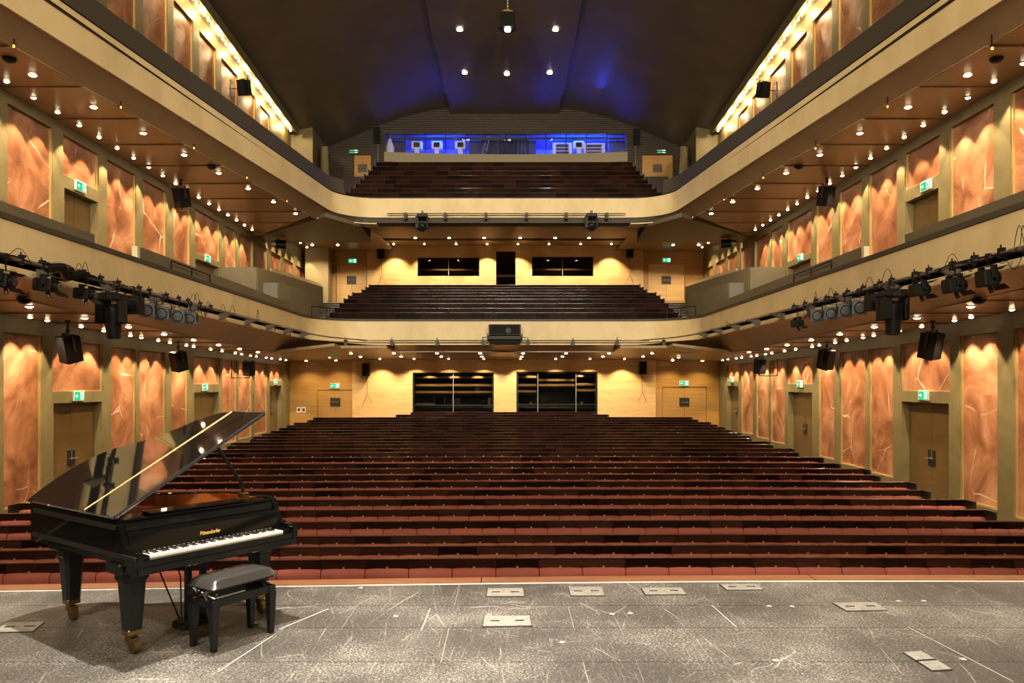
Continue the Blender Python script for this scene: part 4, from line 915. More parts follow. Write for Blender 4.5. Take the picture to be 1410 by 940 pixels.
# ================================================================ loudspeakers, rigging, stage lights, signs
def rotm(loc, rx=0, ry=0, rz=0):
    return Matrix.Translation(loc) @ Matrix.Rotation(rz, 4, 'Z') @ Matrix.Rotation(ry, 4, 'Y') @ Matrix.Rotation(rx, 4, 'X')
def loudspeaker(loc, w, h, d, yaw, pitch, label, group=None, pole=None, wires=False, roll=0.0, arm=None, bracket=True, wallmount=False):
    """body centred on loc; front grille looks along local -y (yaw 0 = towards the stage); pole = height of the soffit above"""
    o = thing('loudspeaker', label, 'loudspeaker', loc, (0, 0, 0), group); T = Matrix.Rotation(yaw, 4, 'Z') @ Matrix.Rotation(roll, 4, 'Y') @ Matrix.Rotation(pitch, 4, 'X')
    m = MB(); f = .72
    m.add([T @ Vector(p) for p in [(-w / 2, -d / 2, -h / 2), (w / 2, -d / 2, -h / 2), (w / 2 * f, d / 2, -h / 2 * .96), (-w / 2 * f, d / 2, -h / 2 * .96), (-w / 2, -d / 2, h / 2), (w / 2, -d / 2, h / 2), (w / 2 * f, d / 2, h / 2 * .96), (-w / 2 * f, d / 2, h / 2 * .96)]],
          [(3, 2, 1, 0), (4, 5, 6, 7), (0, 1, 5, 4), (1, 2, 6, 5), (2, 3, 7, 6), (3, 0, 4, 7)]); obj('cabinet', m, M['black'], o)
    m = MB(); m.bevbox(-w / 2 + .012, w / 2 - .012, -d / 2 - .018, -d / 2, -h / 2 + .015, h / 2 - .015, .006, T); obj('grille', m, M['grille'], o)
    if bracket and not wallmount:
        m = MB()
        for s in (-1, 1): m.box(s * (w / 2 + .004), s * (w / 2 + .016), -.03, .03, -.03, h / 2 + .04, T)
        m.box(-w / 2 - .016, w / 2 + .016, -.03, .03, h / 2 + .04, h / 2 + .052, T); obj('yoke', m, M['darksteel'], o)
    if pole:
        m = MB(); a = T @ Vector((0, 0, h / 2 + .05)); m.cyl(a, (a.x, a.y, pole - loc[2]), .022, 8); m.cyl((a.x, a.y, pole - loc[2] - .03), (a.x, a.y, pole - loc[2]), .06, 10); m.cyl((a.x, a.y, a.z + .04), (a.x, a.y, a.z + .10), .045, 8); obj('drop_pole', m, M['black'], o)
    if wallmount:
        m = MB(); m.box(-.05, .05, 0, .225, -.08, .08); obj('wall_mount', m, M['darksteel'], o)
    if arm:
        m = MB(); v = Vector(arm) - Vector(loc); m.cyl((0, 0, -h / 2), (0, 0, -h / 2 - .08), .02, 8); m.cyl((0, 0, -h / 2 - .08), (v.x, 0, -h / 2 - .08), .02, 8); m.cyl((v.x, 0, -h / 2 - .10), (v.x, 0, h / 2), .02, 8); obj('wall_arm', m, M['black'], o)
    if wires:
        m = MB(); b = -h / 2
        m.cyl((0, d / 2, b), (0, d / 2 - .02, b - .20), .02, 8)
        m.tube([(0, d / 2, b - .18), (.01, d / 2, b - .5), (.03, d / 2, b - .9)], .010, 5); m.tube([(.03, d / 2, b - .85), (-.20, d / 2, b - 1.35)], .008, 5); m.tube([(.03, d / 2, b - .85), (.22, d / 2, b - 1.30)], .008, 5); obj('wall_cable', m, M['darksteel'], o)
    return o
side_words = {-1: 'on the piano side', 1: 'away from the piano'}
for s in (-1, 1):
    sw = side_words[s]; X = lambda a: s * a
    nn = [((97, 480.5), (1280.5, 475.5), 9.7, .42, .60, 'nearest the stage, hanging over the lower aisle door'), ((247, 497), (1136.5, 494.5), 9.75, .40, .60, 'second from the stage, hanging by the lower marble panels')]
    for l, r, xx, w, h, words_ in nn:
        px, py = l if s < 0 else r; Y = PY(px, X(xx)); loudspeaker(Vector((X(xx), Y, PZ(py, Y))), w, h, .36, s * .62, .22, 'black loudspeaker %s %s' % (words_, sw), 'aisle loudspeakers', pole=zlow(10, Y) + .02, roll=-s * .12)
    px, py = (343.5, 507) if s < 0 else (1045.5, 504); Y = PY(px, X(9.62)); loudspeaker(Vector((X(9.62), Y, PZ(py, Y))), .36, .55, .32, s * .5, .15, 'black loudspeaker on a bent wall arm by the rear lower panels ' + sw, 'aisle loudspeakers', arm=(X(10.3), Y, 0), roll=-s * .08)
    px, py = (251, 272) if s < 0 else (1136.5, 270); Y = PY(px, X(9.65)); loudspeaker(Vector((X(9.65), Y, PZ(py, Y))), .38, .58, .36, s * .6, .25, 'black loudspeaker hanging under the upper balcony soffit ' + sw, 'middle level loudspeakers', pole=R(6.12), roll=-s * .14)
    px, py = (337, 121) if s < 0 else (1050, 124); Y = PY(px, X(9.75)); o = loudspeaker(Vector((X(9.75), Y, PZ(py, Y))), .42, .56, .36, s * .55, .25, 'black loudspeaker bracketed before the upper bulb strip ' + sw, 'upper level loudspeakers', roll=-s * .1)
    m = MB(); m.cyl((s * .1, .05, 0), (s * .615, .05, 0), .02, 8); m.box(s * .50, s * .545, -.06, .16, -.35, .3); obj('wall_arm', m, M['darksteel'], o)
    # flush boxes on the back walls
    px, py = (504.5, 508.5) if s < 0 else (884.5, 506); Y = YB - .22; loudspeaker(P(px, py, Y), .37, .60, .28, 0, .10, 'black loudspeaker on the pale wall behind the stalls, cable below, ' + sw, 'stalls back wall loudspeakers', wires=True, wallmount=True)
    px, py = (524.5, 348) if s < 0 else (867, 347); Y = YM - .22; loudspeaker(P(px, py, Y), .36, .60, .28, 0, .10, 'black loudspeaker on the pale wall behind the middle balcony ' + sw, 'balcony back wall loudspeakers', wires=True, wallmount=True)
    px, py = (519.5, 186) if s < 0 else (876, 188); Y = YU - .35; o = loudspeaker(P(px, py, Y), .36, .78, .3, 0, .12, 'tall black loudspeaker by the blue lit window ' + sw, 'top back wall loudspeakers'); m = MB(); m.cyl((0, .2, -.4), (0, .2, -1.6), .03, 8); m.box(-.03, .03, .1, .275, -.2, -.14); obj('stand_pole', m, M['steel'], o)
    # horizontal cylinder lamp by the balcony corner
    px, py = (383, 335) if s < 0 else (1004, 334); Y = 32.0; c = P(px, py + 1, Y)
    o = thing('follow_lamp', 'black drum shaped lamp at the back corner of the middle balcony ' + sw, 'stage light', c, (0, 0, 0), 'corner drum lamps')
    m = MB(); m.cyl((s * -.30, .1, 0), (s * .10, -.05, 0), .19, 16, .17); obj('housing', m, M['black'], o); m = MB(); m.cyl((s * .10, -.05, 0), (s * .26, -.11, 0), .16, 16, .13); obj('lens_ring', m, M['steel'], o)
    m = MB(); m.cyl((0, 0, .15), (0, 0, R(6.11) - c.z), .03, 8); obj('drop_pole', m, M['black'], o)
# hanging cluster over the house
c = P(699, 29, 28); top = vault_z(0, 28) - .32
o = thing('hanging_loudspeaker', 'black box loudspeaker hanging on a chain below the ceiling panels', 'loudspeaker', c)
m = MB(); m.prism([(-.30, -.25), (.30, -.25), (.30, .12), (.16, .28), (-.16, .28), (-.30, .12)], -.30, .24); obj('cabinet', m, M['black'], o)
m = MB(); m.box(-.27, .27, -.268, -.25, -.26, .20); obj('grille', m, M['grille'], o)
m = MB(); m.slab([(-.28, -.2, .24), (.28, -.2, .24), (0, -.2, .36)], (0, .3, 0)); obj('hanging_frame', m, M['brass'], o)
m = MB(); m.tube([(0, 0, .34), (0, 0, top - c.z)], .012, 6)
for k in range(int((top - c.z - .36) / .12)): m.lathe([(.03, -.04), (.036, 0), (.03, .04)], Matrix.Translation((0, 0, .42 + .12 * k)), 6)
obj('chain', m, M['steel'], o)
m = MB(); m.cyl((0, 0, -.36), (0, 0, -.30), .10, 14); obj('lamp_lens', m, M['lensc'], o)
# ---------------------------------------------------------------- big twin box on the middle balcony front
c = P(695, 460, 30.0); o = thing('projector_box', 'wide black twin box with a round opening on the balcony front pipe', 'loudspeaker', c)
m = MB(); m.bevbox(-.63, .63, -.20, .24, -.05, .38, .02); obj('upper_cabinet', m, M['black'], o)
m = MB(); m.box(-.58, .58, -.21, -.20, -.01, .34); g = obj('front_panel', m, M['grille'], o)
m = MB(); m.cyl((.14, -.21, .13), (.14, -.225, .13), .115, 20); obj('round_opening', m, M['black'], o)
m = MB(); m.bevbox(-.66, .66, -.16, .26, -.22, -.06, .02); obj('lower_cabinet', m, M['black'], o)
m = MB(); m.bevbox(-.60, .60, -.16, .20, -.38, -.23, .015); obj('base_panel', m, M['grille'], o)
m = MB()
for s in (-1, 1): m.box(s * .66, s * .69, -.12, .2, -.36, .02); m.cyl((s * .68, 0, -.12), (s * .88, 0, -.12), .014, 6)
obj('side_bracket', m, M['black'], o)
# ---------------------------------------------------------------- lighting pipes
XP = 7.10; ZP = R(1.83)
pipe_o = {}
for s in (-1, 1):
    o = thing('lighting_pipe', 'long steel lighting pipe along the middle balcony front ' + side_words[s], 'pipe', (s * XP, 17, ZP)); pipe_o[s] = o
    m = MB(); pts = [(0, y - 17, 0) for y in (7, 12, 18, 24, 27.6)] + [(-s * .12, 11.4, -.02), (-s * .45, 12.2, -.05), (-s * 1.0, 12.8, -.08), (-s * 1.7, 13.1, -.12)]; m.tube(pts, .027, 8); obj('tube', m, M['steel'], o, smooth=True)
    y = 8.4
    while y < 28:
        m = MB(); m.slab([(0, y - 17, -.02), (s * .36, y - 17, -.16), (s * .36, y - 17, .02), (0, y - 17, .03)], (0, .05, 0)); m.cyl((0, y - 17 - .01, 0), (0, y - 17 + .06, 0), .04, 8); obj('bracket', m, M['parapet_dark'], o); y += 1.95
    m = MB(); rnd = random.Random(3 + s)
    yl = 12.7 if s < 0 else 10.5
    for k in range(4):
        pts = []; y = 7.0
        while y < yl + k * 1.2: pts.append((rnd.uniform(-.03, .03), y - 17, rnd.uniform(-.045, .05))); y += .35
        m.tube(pts, .017 if s < 0 else .010, 5)
    obj('cable_bundle', m, M['black'], o, kind='stuff')
    m = MB()
    for k in range(34):                                   # slack cable loops and safety wires
        y = rnd.uniform(8, 18.5) if k < 26 else rnd.uniform(18, 27); w_ = rnd.uniform(.12, .5); h = rnd.uniform(.05, .32); up = 1 if rnd.random() < .35 else -1; xo = rnd.uniform(-.06, .06)
        m.tube([(xo, y - 17 + w_ * t, up * h * math.sin(PI * t) + .02) for t in (0, .15, .35, .5, .65, .85, 1)], .006, 4)
    obj('slack_cables', m, M['black'], o, kind='stuff')
    m = MB()
    for k in range(18):
        y = 8.3 + .6 * k + rnd.uniform(-.15, .15); m.box(-.035, .035, y - 17 - .03, y - 17 + .03, -.06, .06); m.cyl((0, y - 17, .03), (0, y - 17, .13), .012, 6); m.box(-.02, .05, y - 17 - .04, y - 17 + .05, .05, .085)
    obj('pipe_clamps', m, M['black'], o, kind='stuff')
m = MB(); m.tube([(-.12 * 0, 12.0 - 17, 0), (.05, 12.3 - 17, .05), (-.04, 12.6 - 17, -.06), (.06, 12.9 - 17, .04)], .085, 8); m.lathe([(.05, -.08), (.12, -.04), (.13, .04), (.06, .09)], Matrix.Translation((0, 12.5 - 17, .03)), 10); obj('cable_coil', m, M['black'], pipe_o[-1])
o = thing('lighting_pipe', 'straight lighting pipe across the middle balcony front', 'pipe', P(695, 468.7, 30.12))
m = MB(); m.cyl((-5.7, 0, 0), (5.7, 0, 0), .027, 8); obj('tube', m, M['steel'], o)
for px in (476, 539.5, 602, 665, 727, 789, 850, 914):
    x = PX(px, 30.12) - o.location.x; m = MB(); m.box(x - .065, x + .065, .02, .38, -.20, -.12); m.box(x - .065, x + .065, -.03, .03, -.20, .03); m.cyl((x, 0, .02), (x, 0, .12), .02, 6); obj('bracket', m, M['parapet_dark'], o)
for px in (539.5, 851):
    x = PX(px, 30.12) - o.location.x; m = MB(); m.tube([(x + .12 * math.sin(t), -.02, .05 + .22 * t / 3) for t in (0, 1, 2, 3)], .012, 5); obj('cable_end', m, M['white'], o)
o = thing('lighting_pipe', 'thin lighting bar with brackets along the upper balcony front', 'pipe', P(697, 294, 29.1))
m = MB(); m.cyl((-4.55, 0, 0), (4.55, 0, 0), .024, 8); obj('tube', m, M['steel'], o)
for px in (558, 613, 669, 725, 780, 836):
    x = PX(px, 29.1) - o.location.x; m = MB(); m.box(x - .05, x + .05, -.02, .30, -.20, .04); obj('bracket', m, M['soffit_dark'], o)
# ---------------------------------------------------------------- lights hung on the side pipes
def hang(s, px, name, label, cat='stage light', group=None):
    Y = PY(px, s * XP); return thing(name, label, cat, (s * XP, Y, ZP), (0, 0, 0), group)
def clamp(m, drop): m.box(-.03, .03, -.035, .035, -.05, .05); m.cyl((0, 0, -.04), (0, 0, -drop), .012, 6)
def par_can(s, px, py, size, label):
    o = hang(s, px, 'par_can', label, group='square faced lamps on the balcony pipes'); Y = o.location.y; dz = PZ(py, Y) - ZP; T = Matrix.Translation((0, 0, dz)) @ Matrix.Rotation(-s * .10, 4, 'Z') @ Matrix.Rotation(.08, 4, 'X'); h = size / 2
    m = MB(); m.bevbox(-h, h, -.06, -.03, -h, h, .012, T); obj('face_frame', m, M['chrome'], o)
    m = MB(); m.lathe([(h * .78, 0), (h * .80, .02), (h * .70, .03), (h * .66, .004)], T @ Matrix.Translation((0, -.055, 0)) @ Matrix.Rotation(PI / 2, 4, 'X'), 20); obj('lens', m, M['lensdark'], o, smooth=True)
    m = MB(); m.lathe([(h * .95, 0), (h * .95, .16), (h * .6, .30), (h * .2, .32)], T @ Matrix.Translation((0, -.03, 0)) @ Matrix.Rotation(-PI / 2, 4, 'X'), 14); obj('can', m, M['black'], o)
    m = MB()
    for e in (-1, 1): m.box(e * (h + .006), e * (h + .016), .03, .06, -.01, h + .05, T)
    m.box(-h - .016, h + .016, .03, .06, h + .05, h + .06, T); clamp(m, abs(dz) - h - .05); obj('yoke', m, M['black'], o)
def spotlight(s, px, py, w, h, label, out=1):
    o = hang(s, px, 'theatre_spotlight', label, group='black spotlights on the balcony pipes'); Y = o.location.y; dz = PZ(py, Y) - ZP; T = Matrix.Translation((0, 0, dz)) @ Matrix.Rotation(-.10 * s, 4, 'Y')
    m = MB(); m.bevbox(-w * .5, w * .32, -.13, .13, -h / 2, h / 2, .02, T) if out * s < 0 else m.bevbox(-w * .32, w * .5, -.13, .13, -h / 2, h / 2, .02, T); obj('housing', m, M['black'], o)
    e = 1 if out * s < 0 else -1
    m = MB(); m.cyl(T @ Vector((e * w * .32, 0, 0)), T @ Vector((e * w * .50, 0, 0)), h * .40, 14); obj('lens_tube', m, M['black'], o); m = MB(); m.cyl(T @ Vector((e * w * .50, 0, 0)), T @ Vector((e * w * .53, 0, 0)), h * .34, 14); obj('lens', m, M['lensdark'], o)
    m = MB(); m.slab([T @ Vector(p) for p in ((e * w * .5, -.14, -h * .45), (e * w * .72, -.17, -h * .75), (e * w * .72, .17, -h * .75), (e * w * .5, .14, -h * .45))], (0, 0, .006)); m.slab([T @ Vector(p) for p in ((e * w * .5, -.14, h * .45), (e * w * .70, -.17, h * .62), (e * w * .70, .17, h * .62), (e * w * .5, .14, h * .45))], (0, 0, .006)); obj('barn_door', m, M['black'], o)
    m = MB(); m.box(-.05, .05, -.15, -.14, 0, h / 2 + .06, T); m.box(-.05, .05, .14, .15, 0, h / 2 + .06, T); m.box(-.02, .02, -.15, .15, h / 2 + .05, h / 2 + .06, T); m.cyl(T @ Vector((0, -.19, 0)), T @ Vector((0, .19, 0)), .025, 8); m.cyl(T @ Vector((0, 0, -h / 2)), T @ Vector((.03, 0, -h / 2 - .09)), .028, 6); clamp(m, max(abs(dz) - h / 2 - .04, .05)); obj('yoke', m, M['black'], o)
def scroller(s, px, py, w, h, label):
    o = hang(s, px, 'moving_head_light', label, group='large moving lights on the side pipes'); Y = o.location.y; dz = PZ(py, Y) - ZP; t = dz + h / 2
    m = MB(); m.bevbox(-w * .48, w * .48, -.20, .20, t - .14, t, .03); obj('base', m, M['black'], o)
    for e in (-1, 1):
        m = MB(); m.bevbox(e * w * .30, e * w * .5, -.14, .14, t - h * .66, t - .10, .03); obj('yoke_arm', m, M['black'], o)
    m = MB(); m.lathe([(w * .16, -h * .57), (w * .27, -h * .55), (w * .30, -h * .30), (w * .36, -h * .05), (w * .36, h * .12), (w * .2, h * .2)], Matrix.Translation((0, 0, t - h * .42)) @ Matrix.Rotation(.10, 4, 'X'), 16); obj('head', m, M['black'], o, smooth=True)
    m = MB()
    for k in range(4): m.box(-.012 - .05 * k + .06, .004 - .05 * k + .06, -.215, -.198, t - .12, t - .03)
    obj('cooling_fins', m, M['darksteel'], o)
    m = MB(); m.tube([(-w * .3, 0, t + .07), (-w * .1, 0, t + .02), (w * .1, 0, t + .02), (w * .3, 0, t + .07)], .02, 6); clamp(m, -t + .0 if t < 0 else .05); obj('hook_clamp', m, M['darksteel'], o)
def scroll_box(s, px, py, w, h, label):
    o = hang(s, px, 'stage_lamp_box', label, group='black boxes on the side pipes'); Y = o.location.y; dz = PZ(py, Y) - ZP
    m = MB(); m.bevbox(-w / 2, w / 2, -.12, .16, dz - h / 2, dz + h / 2, .015); obj('housing', m, M['black'], o)
    m = MB(); m.cyl((w * .1, -.12, dz), (w * .1, -.17, dz), min(w, h) * .34, 16); obj('lens_tube', m, M['lensdark'], o); m = MB(); m.box(-w * .1, w * .12, -.126, -.118, dz - h * .05, dz + h * .22); obj('side_plate', m, M['darksteel'], o)
    m = MB(); m.box(-w / 2 - .01, -w / 2, -.03, .03, dz, dz + h / 2 + .05); m.box(w / 2, w / 2 + .01, -.03, .03, dz, dz + h / 2 + .05); m.box(-w / 2, w / 2, -.03, .03, dz + h / 2 + .04, dz + h / 2 + .05); clamp(m, abs(dz) - h / 2 - .04); obj('yoke', m, M['black'], o)
for s, lst in ((-1, [(204, 427, .29), (224, 431.5, .29), (246, 435.5, .29), (262.5, 438.5, .27)]), (1, [(1182.5, 423.5, .29), (1163, 427.5, .28), (1143, 431.5, .28), (1124, 434.5, .28)])):
    for k, (px, py, sz) in enumerate(lst): par_can(s, px, py, sz, 'square faced dark lamp, %s of four from the stage end, %s' % (ORD[k], side_words[s]))
for s, px, py, w, h, lab, out in ((-1, 8, 387, .26, .20, 'black spotlight at the stage end of the pipe on the piano side', 1), (-1, 66, 393, .36, .20, 'black spotlight under the cable coil on the piano side pipe', 1), (-1, 118, 405, .32, .19, 'black spotlight just before the big moving light, piano side pipe', 1),
                                  (1, 1361, 383, .26, .24, 'black spotlight nearest the stage on the pipe away from the piano', -1), (1, 1315, 393, .30, .22, 'tilted black spotlight in the middle of three, away from the piano', -1), (1, 1267, 399, .28, .21, 'black spotlight beside the big moving light, away from the piano', -1), (1, 1098, 445, .25, .18, 'small lone spotlight beyond the square lamps, away from the piano', -1)):
    spotlight(s, px, py, w, h, lab, out)
scroller(-1, 155, 436, .44, .84, 'large black moving light hanging from the pipe on the piano side'); scroller(1, 1231, 431, .46, .82, 'large black moving light hanging from the pipe away from the piano')
scroll_box(-1, 183, 420, .31, .36, 'black lamp box between moving light and square lamps, piano side'); scroll_box(1, 1205.5, 416.5, .30, .32, 'black lamp box between moving light and square lamps, away from the piano')
# moving heads below the upper bar
for px, py, lab in ((581.5, 307, 'black moving head lamp under the upper bar, piano side'), (814.5, 306.5, 'black moving head lamp under the upper bar, away from the piano')):
    c = P(px, py, 29.0); o = thing('moving_head_light', lab, 'stage light', c, (0, 0, 0), 'moving heads under the upper bar')
    m = MB(); m.bevbox(-.20, .20, -.15, .15, .20, .34, .02); obj('base', m, M['black'], o)
    for e in (-1, 1): m = MB(); m.bevbox(e * .16, e * .23, -.09, .09, -.22, .24, .02); obj('yoke_arm', m, M['black'], o)
    m = MB(); m.lathe([(.04, .22), (.13, .20), (.155, .02), (.145, -.16), (.10, -.19)], Matrix.Translation((0, 0, -.14)) @ Matrix.Rotation(-1.1, 4, 'X'), 16); obj('head', m, M['black'], o, smooth=True)
    m = MB(); m.cyl((0, -.17, -.24), (0, -.19, -.25), .10, 16); obj('lens', m, M['lensdark'], o)
    m = MB(); m.box(-.04, .04, -.04, .14, .33, .46); obj('hook_clamp', m, M['darksteel'], o)
# ---------------------------------------------------------------- exit signs
def exit_meshes():
    a = MB(); a.bevbox(-.23, .23, 0, .045, -.125, .125, .008); body = a.mesh('sign_case', M['white'])
    b = MB(); b.box(-.20, .20, -.004, 0, -.10, .10); face = b.mesh('sign_face', M['green'])
    c = MB(); y0, y1 = -.007, -.004
    def poly(pts): c.add([(x, y0, z) for x, z in pts] + [(x, y1, z) for x, z in pts], [tuple(range(len(pts))), *[(i, (i + 1) % len(pts), len(pts) + (i + 1) % len(pts), len(pts) + i) for i in range(len(pts))]])
    poly([(.05, -.08), (.17, -.08), (.17, .08), (.05, .08)])                     # the doorway
    ar = MB(); c0 = c; c = ar
    poly([(-.17, .012), (-.11, .012), (-.11, .045), (-.06, 0), (-.11, -.045), (-.11, -.012), (-.17, -.012)][::-1])   # arrow
    ch = c0.mesh('sign_doorway', M['pic']); arrow = ar.mesh('sign_arrow', M['pic']); d = MB(); y0, y1 = -.010, -.007; c = d
    poly([(.095 + .016 * math.cos(t * PI / 4), .055 + .016 * math.sin(t * PI / 4)) for t in range(8)])
    poly([(.075, .035), (.115, .035), (.125, -.005), (.095, -.015), (.08, .0)]); poly([(.095, -.015), (.125, -.01), (.145, -.065), (.128, -.07)]); poly([(.08, -.01), (.10, -.02), (.075, -.07), (.058, -.065)]); poly([(.115, .035), (.15, .01), (.142, 0), (.11, .02)])
    return body, face, ch, d.mesh('running_figure', M['green']), arrow
EX = exit_meshes()
def exit_sign(loc, rz, label):
    o = thing('exit_sign', label, 'sign', loc, (0, 0, rz), 'green exit signs')
    link('sign_case', EX[0], o); f = link('sign_face', EX[1], o); link('sign_doorway', EX[2], f); link('running_figure', EX[3], f); link('sign_arrow', EX[4], f)
for s, lst in ((-1, [(109, 545, 'first lower door from the stage'), (283, 533, 'second lower door'), (380, 526, 'rearmost lower door'), (112, 257, 'nearer door of the middle level'), (287, 356, 'farther door of the middle level')]), (1, [(1271, 544, 'first lower door from the stage'), (1100.5, 528.5, 'second lower door'), (1007, 522.5, 'rearmost lower door'), (1274, 255.5, 'nearer door of the middle level'), (1101, 354.5, 'farther door of the middle level')])):
    for px, py, lab in lst:
        x = s * (W - .046); Y = PY(px, x); exit_sign((x, Y, PZ(py, Y)), -s * PI / 2, 'green exit sign over the %s, %s' % (lab, side_words[s]))
for px, py, Y, lab in ((461, 531, YS, 'amber double door of the stalls, piano side'), (942, 527.5, YS, 'amber double door of the stalls, away from the piano'), (485.5, 359, YMS, 'maple door of the middle balcony, piano side'), (918, 358, YMS, 'maple door of the middle balcony, away from the piano'), (487, 208.5, YU, 'top balcony door, piano side'), (911, 208.5, YU, 'top balcony door, away from the piano')):
    exit_sign(P(px, py, Y - .05), 0, 'green exit sign over the ' + lab)
# ---------------------------------------------------------------- stage hatches, tape, marks
def hatch(pts, label):
    w4 = [on_floor(*p) for p in pts]; c = sum(w4, Vector()) / 4; o = thing('floor_hatch', label, 'hatch', (c.x, c.y, 0), group='floor hatches on the stage')
    m = MB(); m.slab([(p - c) * 1.0 for p in w4], (0, 0, .006)); obj('frame', m, M['darksteel'], o)
    m = MB(); m.slab([(p - c) * .965 + Vector((0, 0, .006)) for p in w4], (0, 0, .005)); l = obj('lid', m, M['hatch'], o)
    d = (w4[1] - w4[0]).normalized()
    m = MB()
    for t in (-.25, .25): m.slab([Vector((d.x * .04 * a + (w4[1] - w4[0]).x * t + d.y * .012 * b, d.y * .04 * a + (w4[1] - w4[0]).y * t - d.x * .012 * b, .011)) for a, b in ((-1, -1), (1, -1), (1, 1), (-1, 1))], (0, 0, .002))
    obj('finger_slot', m, M['black'], l)
hatch([(664, 863.5), (733, 862.5), (730, 848.5), (666, 849.5)], 'worn grey floor hatch before the middle of the stage front, largest')
hatch([(669, 822), (722.5, 821.5), (721, 810.5), (671, 811)], 'worn grey floor hatch at the stage edge, middle of the house')
hatch([(785, 821), (833, 820.5), (829, 808.5), (782, 809)], 'dark floor hatch with black slots near the stage edge')
hatch([(888, 819.5), (946, 819), (939, 809.5), (882, 810)], 'worn grey floor hatch right after the dark one with slots')
hatch([(1000, 813), (1052, 812.5), (1043, 804.8), (990, 805)], 'worn grey floor hatch closest to the stage edge')
hatch([(1165, 842), (1222, 841), (1206, 830), (1146, 831)], 'worn grey floor hatch in the half away from the piano')
hatch([(1284, 925), (1312, 923), (1268, 897), (1243, 899)], 'slanted worn hatch nearest the viewer, away from the piano')
hatch([(-10, 872), (46, 870), (62, 857), (8, 858)], 'worn light floor patch beside the tail of the piano')  # scuffed patch of deck, built in the hatch shape
def tape(a, b, wd, label, group='white tape lines on the stage'):
    a, b = on_floor(*a), on_floor(*b); d = (b - a).normalized(); n_ = Vector((-d.y, d.x, 0)) * wd / 2; m = MB(); c = (a + b) / 2
    m.slab([a + n_ - c, a - n_ - c, b - n_ - c, b + n_ - c][::-1], (0, 0, .0015)); o = obj('tape_line', m, M['tape'], loc=(c.x, c.y, 0.0004)); tag(o, label, 'tape', group)
tape((385, 866), (452, 838), .014, 'white tape line slanting away from the piano bench')
tape((580, 868), (592, 838), .008, 'short pale tape line upright before the left half hatches')
tape((980, 833), (1014, 863), .008, 'thin pale tape line slanting between the hatches')
tape((1250, 863), (1395, 938), .008, 'long thin tape line running down to the corner by the slanted hatch')
tape((300, 925), (380, 872), .008, 'thin tape line leading from the bench towards the viewer')
tape((1195, 833), (1235, 848), .008, 'thin tape line beside the hatch away from the piano')
for kx, (px, py) in enumerate(((497, 809), (545, 848), (674, 846), (774, 884), (843, 845), (868, 844), (1059, 834), (1068, 909), (1091, 834.5), (1237, 827), (1272, 827), (1326, 907))):
    c = on_floor(px, py); m = MB(); m.box(-.02, .02, -.02, .02, 0, .0015); o = obj('tape_mark', m, M['tape'], loc=(c.x, c.y, .0004), rot=(0, 0, px)); tag(o, '%s small white tape mark on the stage floor, counted away from the piano' % ordinal(kx), 'tape', 'tape marks on the stage')
# ---------------------------------------------------------------- small ceiling fittings
for s, lst in ((-1, [(19.5, 63), (166.5, 147), (267, 203), (340, 244), (395, 276), (437, 299.5)]), (1, [(1365.5, 66), (1222, 146), (1123, 203.5), (1051, 244), (997, 274), (954, 298.5)])):
    for kx, (px, py) in enumerate(lst):
        Y = 15.0
        for _ in range(12): Y = PY(px, s * (8.4 - .128 * (Y - 12.73) + .45))
        x = s * (8.4 - .128 * (Y - 12.73) + .45); z = PZ(py, Y); o = thing('sprinkler', '%s pendant sprinkler head from the stage under the upper balcony edge %s' % (ordinal(kx), side_words[s]), 'sprinkler', (x, Y, z), group='pendant sprinklers ' + side_words[s])
        m = MB(); m.lathe([(.01, -.06), (.04, -.05), (.045, .0), (.02, .04)], None, 8); obj('head', m, M['brass'], o); m = MB(); m.cyl((0, 0, .03), (0, 0, max(R(6.2) - z, .12)), .012, 6); obj('pipe_stem', m, M['black'], o)
def dome(x, y, z, lab):
    m = MB(); m.lathe([(.12, 0), (.12, -.03), (.09, -.07), (.04, -.09)], None, 14); o = obj('smoke_detector', m, M['black'], loc=(x, y, z), smooth=True); tag(o, lab, 'detector', 'black soffit detectors')
for s in (-1, 1):
    px = 13 if s < 0 else 1372; Y = 14.3; dome(PX(px, Y), Y, R(6.1), 'black dome detector in the upper soffit nearest the stage ' + side_words[s])
    px = 291 if s < 0 else 1100; Y = 21.4; dome(PX(px, Y), Y, R(6.1), 'black dome detector in the upper soffit farther back ' + side_words[s])
    Y = 13.6; px = 33 if s < 0 else 1348; dome(PX(px, Y), Y, zlow(10, Y) + .01, 'black dome detector in the lower soffit ' + side_words[s])
# notices by the stalls door, boards in the control rooms
for k, px in enumerate((411.5, 418)):
    c = P(px, 564, YS - .012); m = MB(); m.box(-.10, .10, 0, .01, -.13, .13); o = obj('wall_notice', m, M['paper'], loc=c); tag(o, '%s of two small white notices on the amber wall by the door' % ('farther from the door' if k == 0 else 'nearer the door'), 'notice', 'notices by the stalls door')
    m = MB(); m.box(-.06, .06, -.004, 0, -.07, .07); obj('symbol', m, M['red'], o)
def on_counter(name, px, w_, h_, d_, mt, lab, cat, bx):
    Y = YB + .5; m = MB(); m.bevbox(-w_ / 2, w_ / 2, -d_ / 2, d_ / 2, 0, h_, .01); o = obj(name, m, M[mt], loc=(PX(px, Y), Y, bx[2] + .54)); tag(o, lab, cat); return o
on_counter('mixing_desk', 586, .9, .08, .4, 'steel', 'low grey mixing desk behind the control window, piano side', 'mixer', wl)
o = on_counter('computer_monitor', 605, .50, .36, .05, 'black', 'black monitor on the control room counter', 'monitor', wl); m = MB(); m.box(-.22, .22, -.032, -.026, .04, .32); obj('screen', m, M['lensdark'], o); m = MB(); m.box(-.25, -.24, -.035, -.026, 0, .36); m.box(.24, .25, -.035, -.026, 0, .36); obj('bezel', m, M['white'], o)
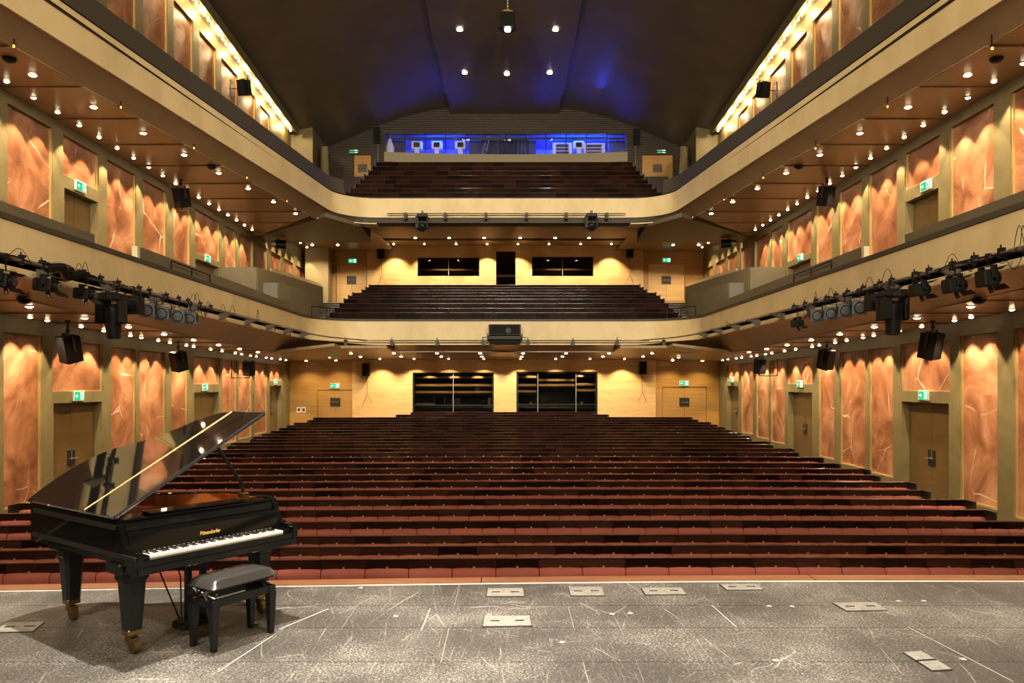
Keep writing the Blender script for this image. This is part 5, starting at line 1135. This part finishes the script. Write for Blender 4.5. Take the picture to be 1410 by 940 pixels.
on_counter('keyboard_case', 627, .40, .30, .3, 'parapet', 'greenish case beside the monitor in the control room', 'case', wl)
on_counter('paper_box', 674, .15, .34, .2, 'maple', 'small tan box at the window end of the control counter', 'box', wl)
for px in (731, 801): on_counter('desk_lamp', px, .12, .10, .12, 'white', 'small white desk lamp in the wide control window %s' % ('near its door side' if px > 760 else 'near the middle wall'), 'lamp', wr)
on_counter('computer_monitor', 746, .6, .36, .06, 'parapet_dark', 'dark monitor behind the middle pane of the wide control window', 'monitor', wr)
# ---------------------------------------------------------------- inside the blue room
def follow_spot(x, y, lab):
    z0 = bw[2] - .05; o = thing('followspot', lab, 'stage light', (x, y, z0), group='followspots in the blue room')
    m = MB(); m.bevbox(-.12, .12, -.12, .12, 0, .62, .02); obj('stand', m, M['white'], o)
    m = MB(); m.bevbox(-.28, .28, -.10, .3, .62, 1.02, .02); obj('housing', m, M['white'], o)
    m = MB(); m.bevbox(-.16, .16, -.13, -.10, .70, .95, .01); obj('aperture', m, M['black'], o)
for x, lab in ((PX(601.5, 40.3), 'followspot on a white stand at the middle of the blue window, piano half'), (PX(574, 40.3), 'followspot at the piano end of the blue window'), (PX(797, 40.3), 'followspot in the brighter half of the blue window'), (PX(634, 40.3), 'followspot next to the dark middle of the blue window')): follow_spot(x, 40.3, lab)
for px, w_, h_, lab in ((774, 1.0, .62, 'shelf cabinet with white sides in the blue room'), (818, 1.1, .60, 'wide white cabinet at the bright end of the blue room')):
    x = PX(px, 40.4); o = thing('cabinet', lab, 'cabinet', (x, 40.4, bw[2] - .05)); m = MB(); hh = h_ + .25
    m.box(-w_ / 2, -w_ / 2 + .16, -.2, .2, 0, hh); m.box(w_ / 2 - .16, w_ / 2, -.2, .2, 0, hh); m.box(-w_ / 2, w_ / 2, -.2, .2, hh, hh + .06); m.box(-w_ / 2, w_ / 2, .18, .2, 0, hh); obj('carcass', m, M['white'], o)
    for k in range(4): m = MB(); m.box(-w_ / 2 + .16, w_ / 2 - .16, -.18, .18, .3 + .17 * k, .32 + .17 * k); obj('shelf', m, M['bluewall'], o)
x = PX(537, 40.0); o = thing('hanging_coat', 'white coat hanging at the piano end of the blue window', 'coat', (x, 40.0, bw[2] - .2)); m = MB(); m.lathe([(.16, 0), (.20, .4), (.22, .8), (.12, 1.02), (.10, 1.15), (.03, 1.25)], None, 12); obj('cloth', m, M['white'], o, smooth=True)
m = MB(); m.tube([(0, 0, bw[3] - bw[2] + .6), (0, 0, 1.2)], .01, 5); obj('hook', m, M['steel'], o)
x = PX(661, 40.6); o = thing('step_ladder', 'leaning step ladder in the dark middle of the blue window', 'ladder', (x, 40.3, bw[2] - .1)); m = MB()
for e in (0, .22): m.tube([(e, 0, 0), (.45 + e * .6, .2, 1.7)], .025, 6)
obj('rails', m, M['steel'], o)
for k in range(6): m = MB(); t = .12 + .15 * k; m.cyl((.45 * t, .2 * t, 1.7 * t), (.22 + .45 * t - .088 * t, .2 * t, 1.7 * t), .018, 6); obj('rung', m, M['steel'], o)

m = MB(); x0, x1 = PX(664, 40.9), PX(728, 40.9)
m.grid([[(x0 + (x1 - x0) * i / 24, 40.9 + .05 * (i % 2), z) for i in range(25)] for z in (bw[2] - .3, bw[3] + .2)]); o = obj('curtain', m, M['room']); tag(o, 'dark curtain behind the middle panes of the blue window', 'curtain')
